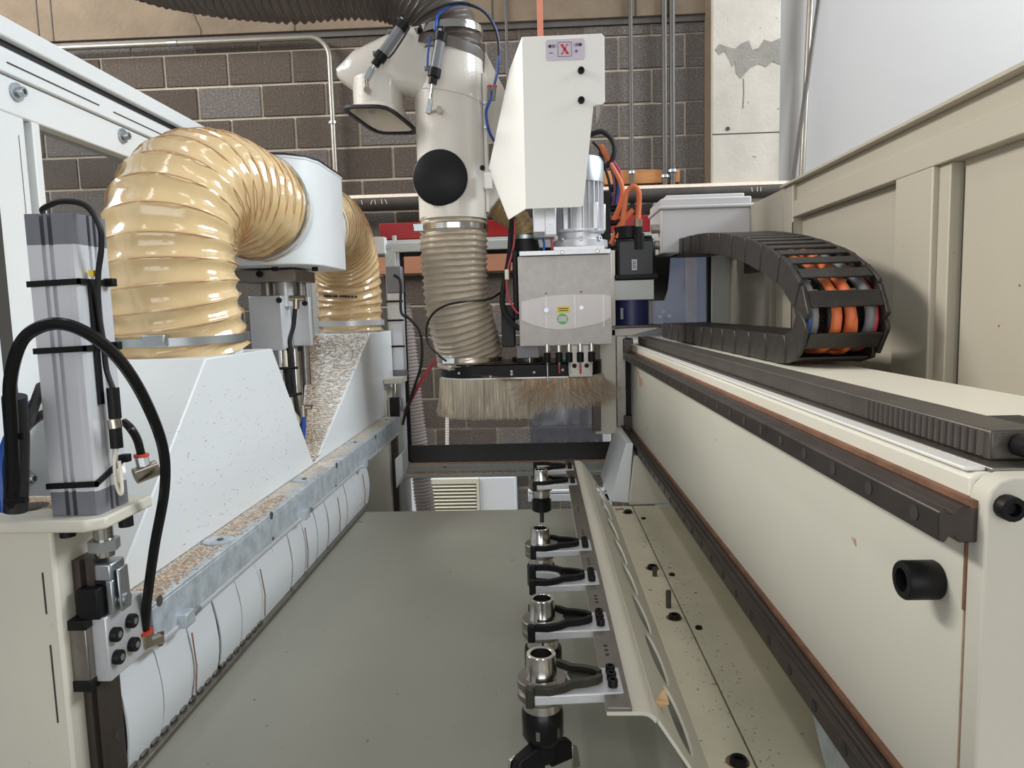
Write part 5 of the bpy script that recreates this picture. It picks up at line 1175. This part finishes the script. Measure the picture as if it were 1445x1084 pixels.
# gripper: aluminium base plate with black plastic fork
zf = -.465
def gripper(label, olive=False):
    g = thing('tool_gripper', label, 'tool gripper', (0, 0, 0), 'tool grippers on the rack', local=True)
    mb().prism([(-.012, -.0405), (.098, -.032), (.098, .030), (.062, .030), (-.012, .036), (-.012, .029), (.024, .020), (.030, 0), (.024, -.020), (-.012, -.029)], 'z', -.017, -.0045).build('base_plate', 'alu', g, .0015)
    m = 'olive' if olive else 'black'
    # fork outline, open towards -x, ring around the holder, pointed loop at the root
    def arm(s):
        pts = [(-.012, .0355), (.006, .0375), (.024, .030), (.036, .020), (.052, .017), (.066, .011), (.072, .004)]
        return [(x, s * y) for x, y in pts]
    for s in (-1, 1):
        A = arm(s); Lp = []; Rp = []
        for i, (x, y) in enumerate(A):
            p = A[max(i - 1, 0)]; q = A[min(i + 1, len(A) - 1)]; d = math.hypot(q[0] - p[0], q[1] - p[1]); nx, ny = -(q[1] - p[1]) / d, (q[0] - p[0]) / d
            w = .0038; Lp.append((x + nx * w, y + ny * w)); Rp.append((x - nx * w, y - ny * w))
        mb().prism(Lp + Rp[::-1], 'z', -.0045, .0055).build('fork_arm', m, g, .001)
        mb().prism([(-.023, s * .031), (-.012, s * .031), (-.012, s * .041), (-.023, s * .041)], 'z', -.021, .0055).build('fork_tip', m, g, .002)
    mb().prism([(.030, -.014), (.058, -.010), (.068, 0), (.058, .010), (.030, .014), (.034, 0)], 'z', -.0045, -.0015).build('fork_web', m, g, .001)
    for y in (-.017, 0, .017): mb().bolt((.086, y, -.0045), (0, 0, 1), .0062, .0095).build('cap_screw', 'black', g)
    return g
g0 = gripper('fork gripper', True)
YT = [.863, 1.036, 1.211, 1.386, 1.913, 2.088]
g0.location = (-.004, YT[0], zf); g0['label'] = 'olive-smeared fork gripper clasping the tool holder with the winged cutter'
g1 = gripper('black fork gripper clasping the second tool holder counted from the winged cutter'); g1.location = (-.004, YT[1], zf)
dup(g1, (-.004, YT[2], zf), 'empty black fork gripper between two tool holders on the rack')
dup(g1, (-.004, YT[3], zf), 'black fork gripper clasping the holder just beyond the empty gripper')
dup(g1, (-.004, YT[4], zf), 'black fork gripper clasping the holder with the slender router bit')
dup(g1, (-.004, YT[5], zf), 'empty black fork gripper next to the rear frame')

# tool holders
def holder(label, kind):
    h = thing('tool_holder', label, 'tool holder', (0, 0, 0), 'tool holders on the rack', local=True)
    mb().lathe([(.0135, .0), (.0135, .0305), (.0145, .0315), (.0175, .0315), (.0188, .0305), (.0195, .002), (.0205, 0)], (0, 0, 0), (0, 0, 1), 40, True).build('taper', 'steel', h, smooth=30)
    mb().lathe([(.0, -.002), (.0135, -.002), (.0135, .004), (0, .004)], (0, 0, 0), (0, 0, 1), 24).build('bore', 'slot', h)
    mb().lathe([(0, 0), (.0305, 0), (.0315, -.001), (.0315, -.009), (.0275, -.0115), (.0275, -.0145), (.0315, -.017), (.0315, -.024), (.0300, -.026), (0, -.026)], (0, 0, 0), (0, 0, 1), 44).build('flange', 'steel2', h, smooth=30)
    mb().lathe([(0, -.026), (.0235, -.026), (.0245, -.045), (0, -.045)], (0, 0, 0), (0, 0, 1), 30).build('neck', 'steel', h)
    if kind == 'wing':
        c = mb().lathe([(0, -.040), (.024, -.040), (.0268, -.046), (.0268, -.076), (.021, -.086), (.017, -.090), (0, -.090)], (0, 0, 0), (0, 0, 1), 30).build('collet_nut', 'blackgloss', h, smooth=35)
        for a in range(6):
            t = a * PI / 3 + .3; mb().box(.0255, .0272, -.0025, .0025, -.072, -.060).build('nut_slot', 'steel2', c).rotation_euler = (0, 0, t)
        mb().lathe([(0, -.088), (.017, -.088), (.017, -.104), (.012, -.114), (0, -.114)], (0, 0, 0), (0, 0, 1), 24).build('cutter_hub', 'black', h)
        for s in (0, PI):
            w = mb().hexa([(.004, -.013, -.120), (.046, -.009, -.122), (.046, .009, -.122), (.004, .013, -.120), (.004, -.010, -.084), (.040, -.007, -.098), (.040, .007, -.098), (.004, .010, -.084)]).build('cutter_wing', 'black', h, .003)
            k = mb().hexa([(.037, -.013, -.133), (.049, -.013, -.133), (.049, -.008, -.133), (.037, -.008, -.133), (.036, -.013, -.100), (.045, -.013, -.104), (.045, -.008, -.104), (.036, -.008, -.100)]).build('carbide_insert', 'steel', w, .001)
            w.rotation_euler = (0, 0, s + .55)
    elif kind == 'block':
        mb().lathe([(0, -.045), (.0275, -.045), (.0285, -.048), (.0285, -.085), (.026, -.089), (0, -.089)], (0, 0, 0), (0, 0, 1), 30).build('cutter_body', 'blackgloss', h, smooth=35)
    else:
        mb().lathe([(0, -.045), (.022, -.045), (.022, -.053), (.027, -.054), (.027, -.083), (.023, -.086), (0, -.086)], (0, 0, 0), (0, 0, 1), 30).build('collet_nut', 'blackgloss', h, smooth=35)
        mb().cyl((0, 0, -.086), (0, 0, -.118), .0062, .0058, n=14).build('router_bit', 'darksteel', h)
        mb().box(-.006, .006, -.002, .002, -.120, -.100).build('bit_edge', 'steel2', h)
    return h
t0_ = holder('polished steel tool holder carrying a black winged cutter', 'wing'); t0_.location = (-.007, YT[0], zf)
t1_ = holder('polished steel tool holder beside the one with the winged cutter', 'block'); t1_.location = (-.005, YT[1], zf)
t2_ = dup(t1_, (-.007, YT[3], zf), 'polished steel tool holder just beyond the empty gripper')
t3_ = holder('steel tool holder with black nut and slender router bit', 'bit'); t3_.location = (-.004, YT[4], zf)

# ------------------------------------------------------------------ lift everything from eye level to the floor datum
for o in list(bpy.data.objects):
    if o.parent is None and o.type in ('MESH', 'EMPTY'):
        o.location.z += ZC
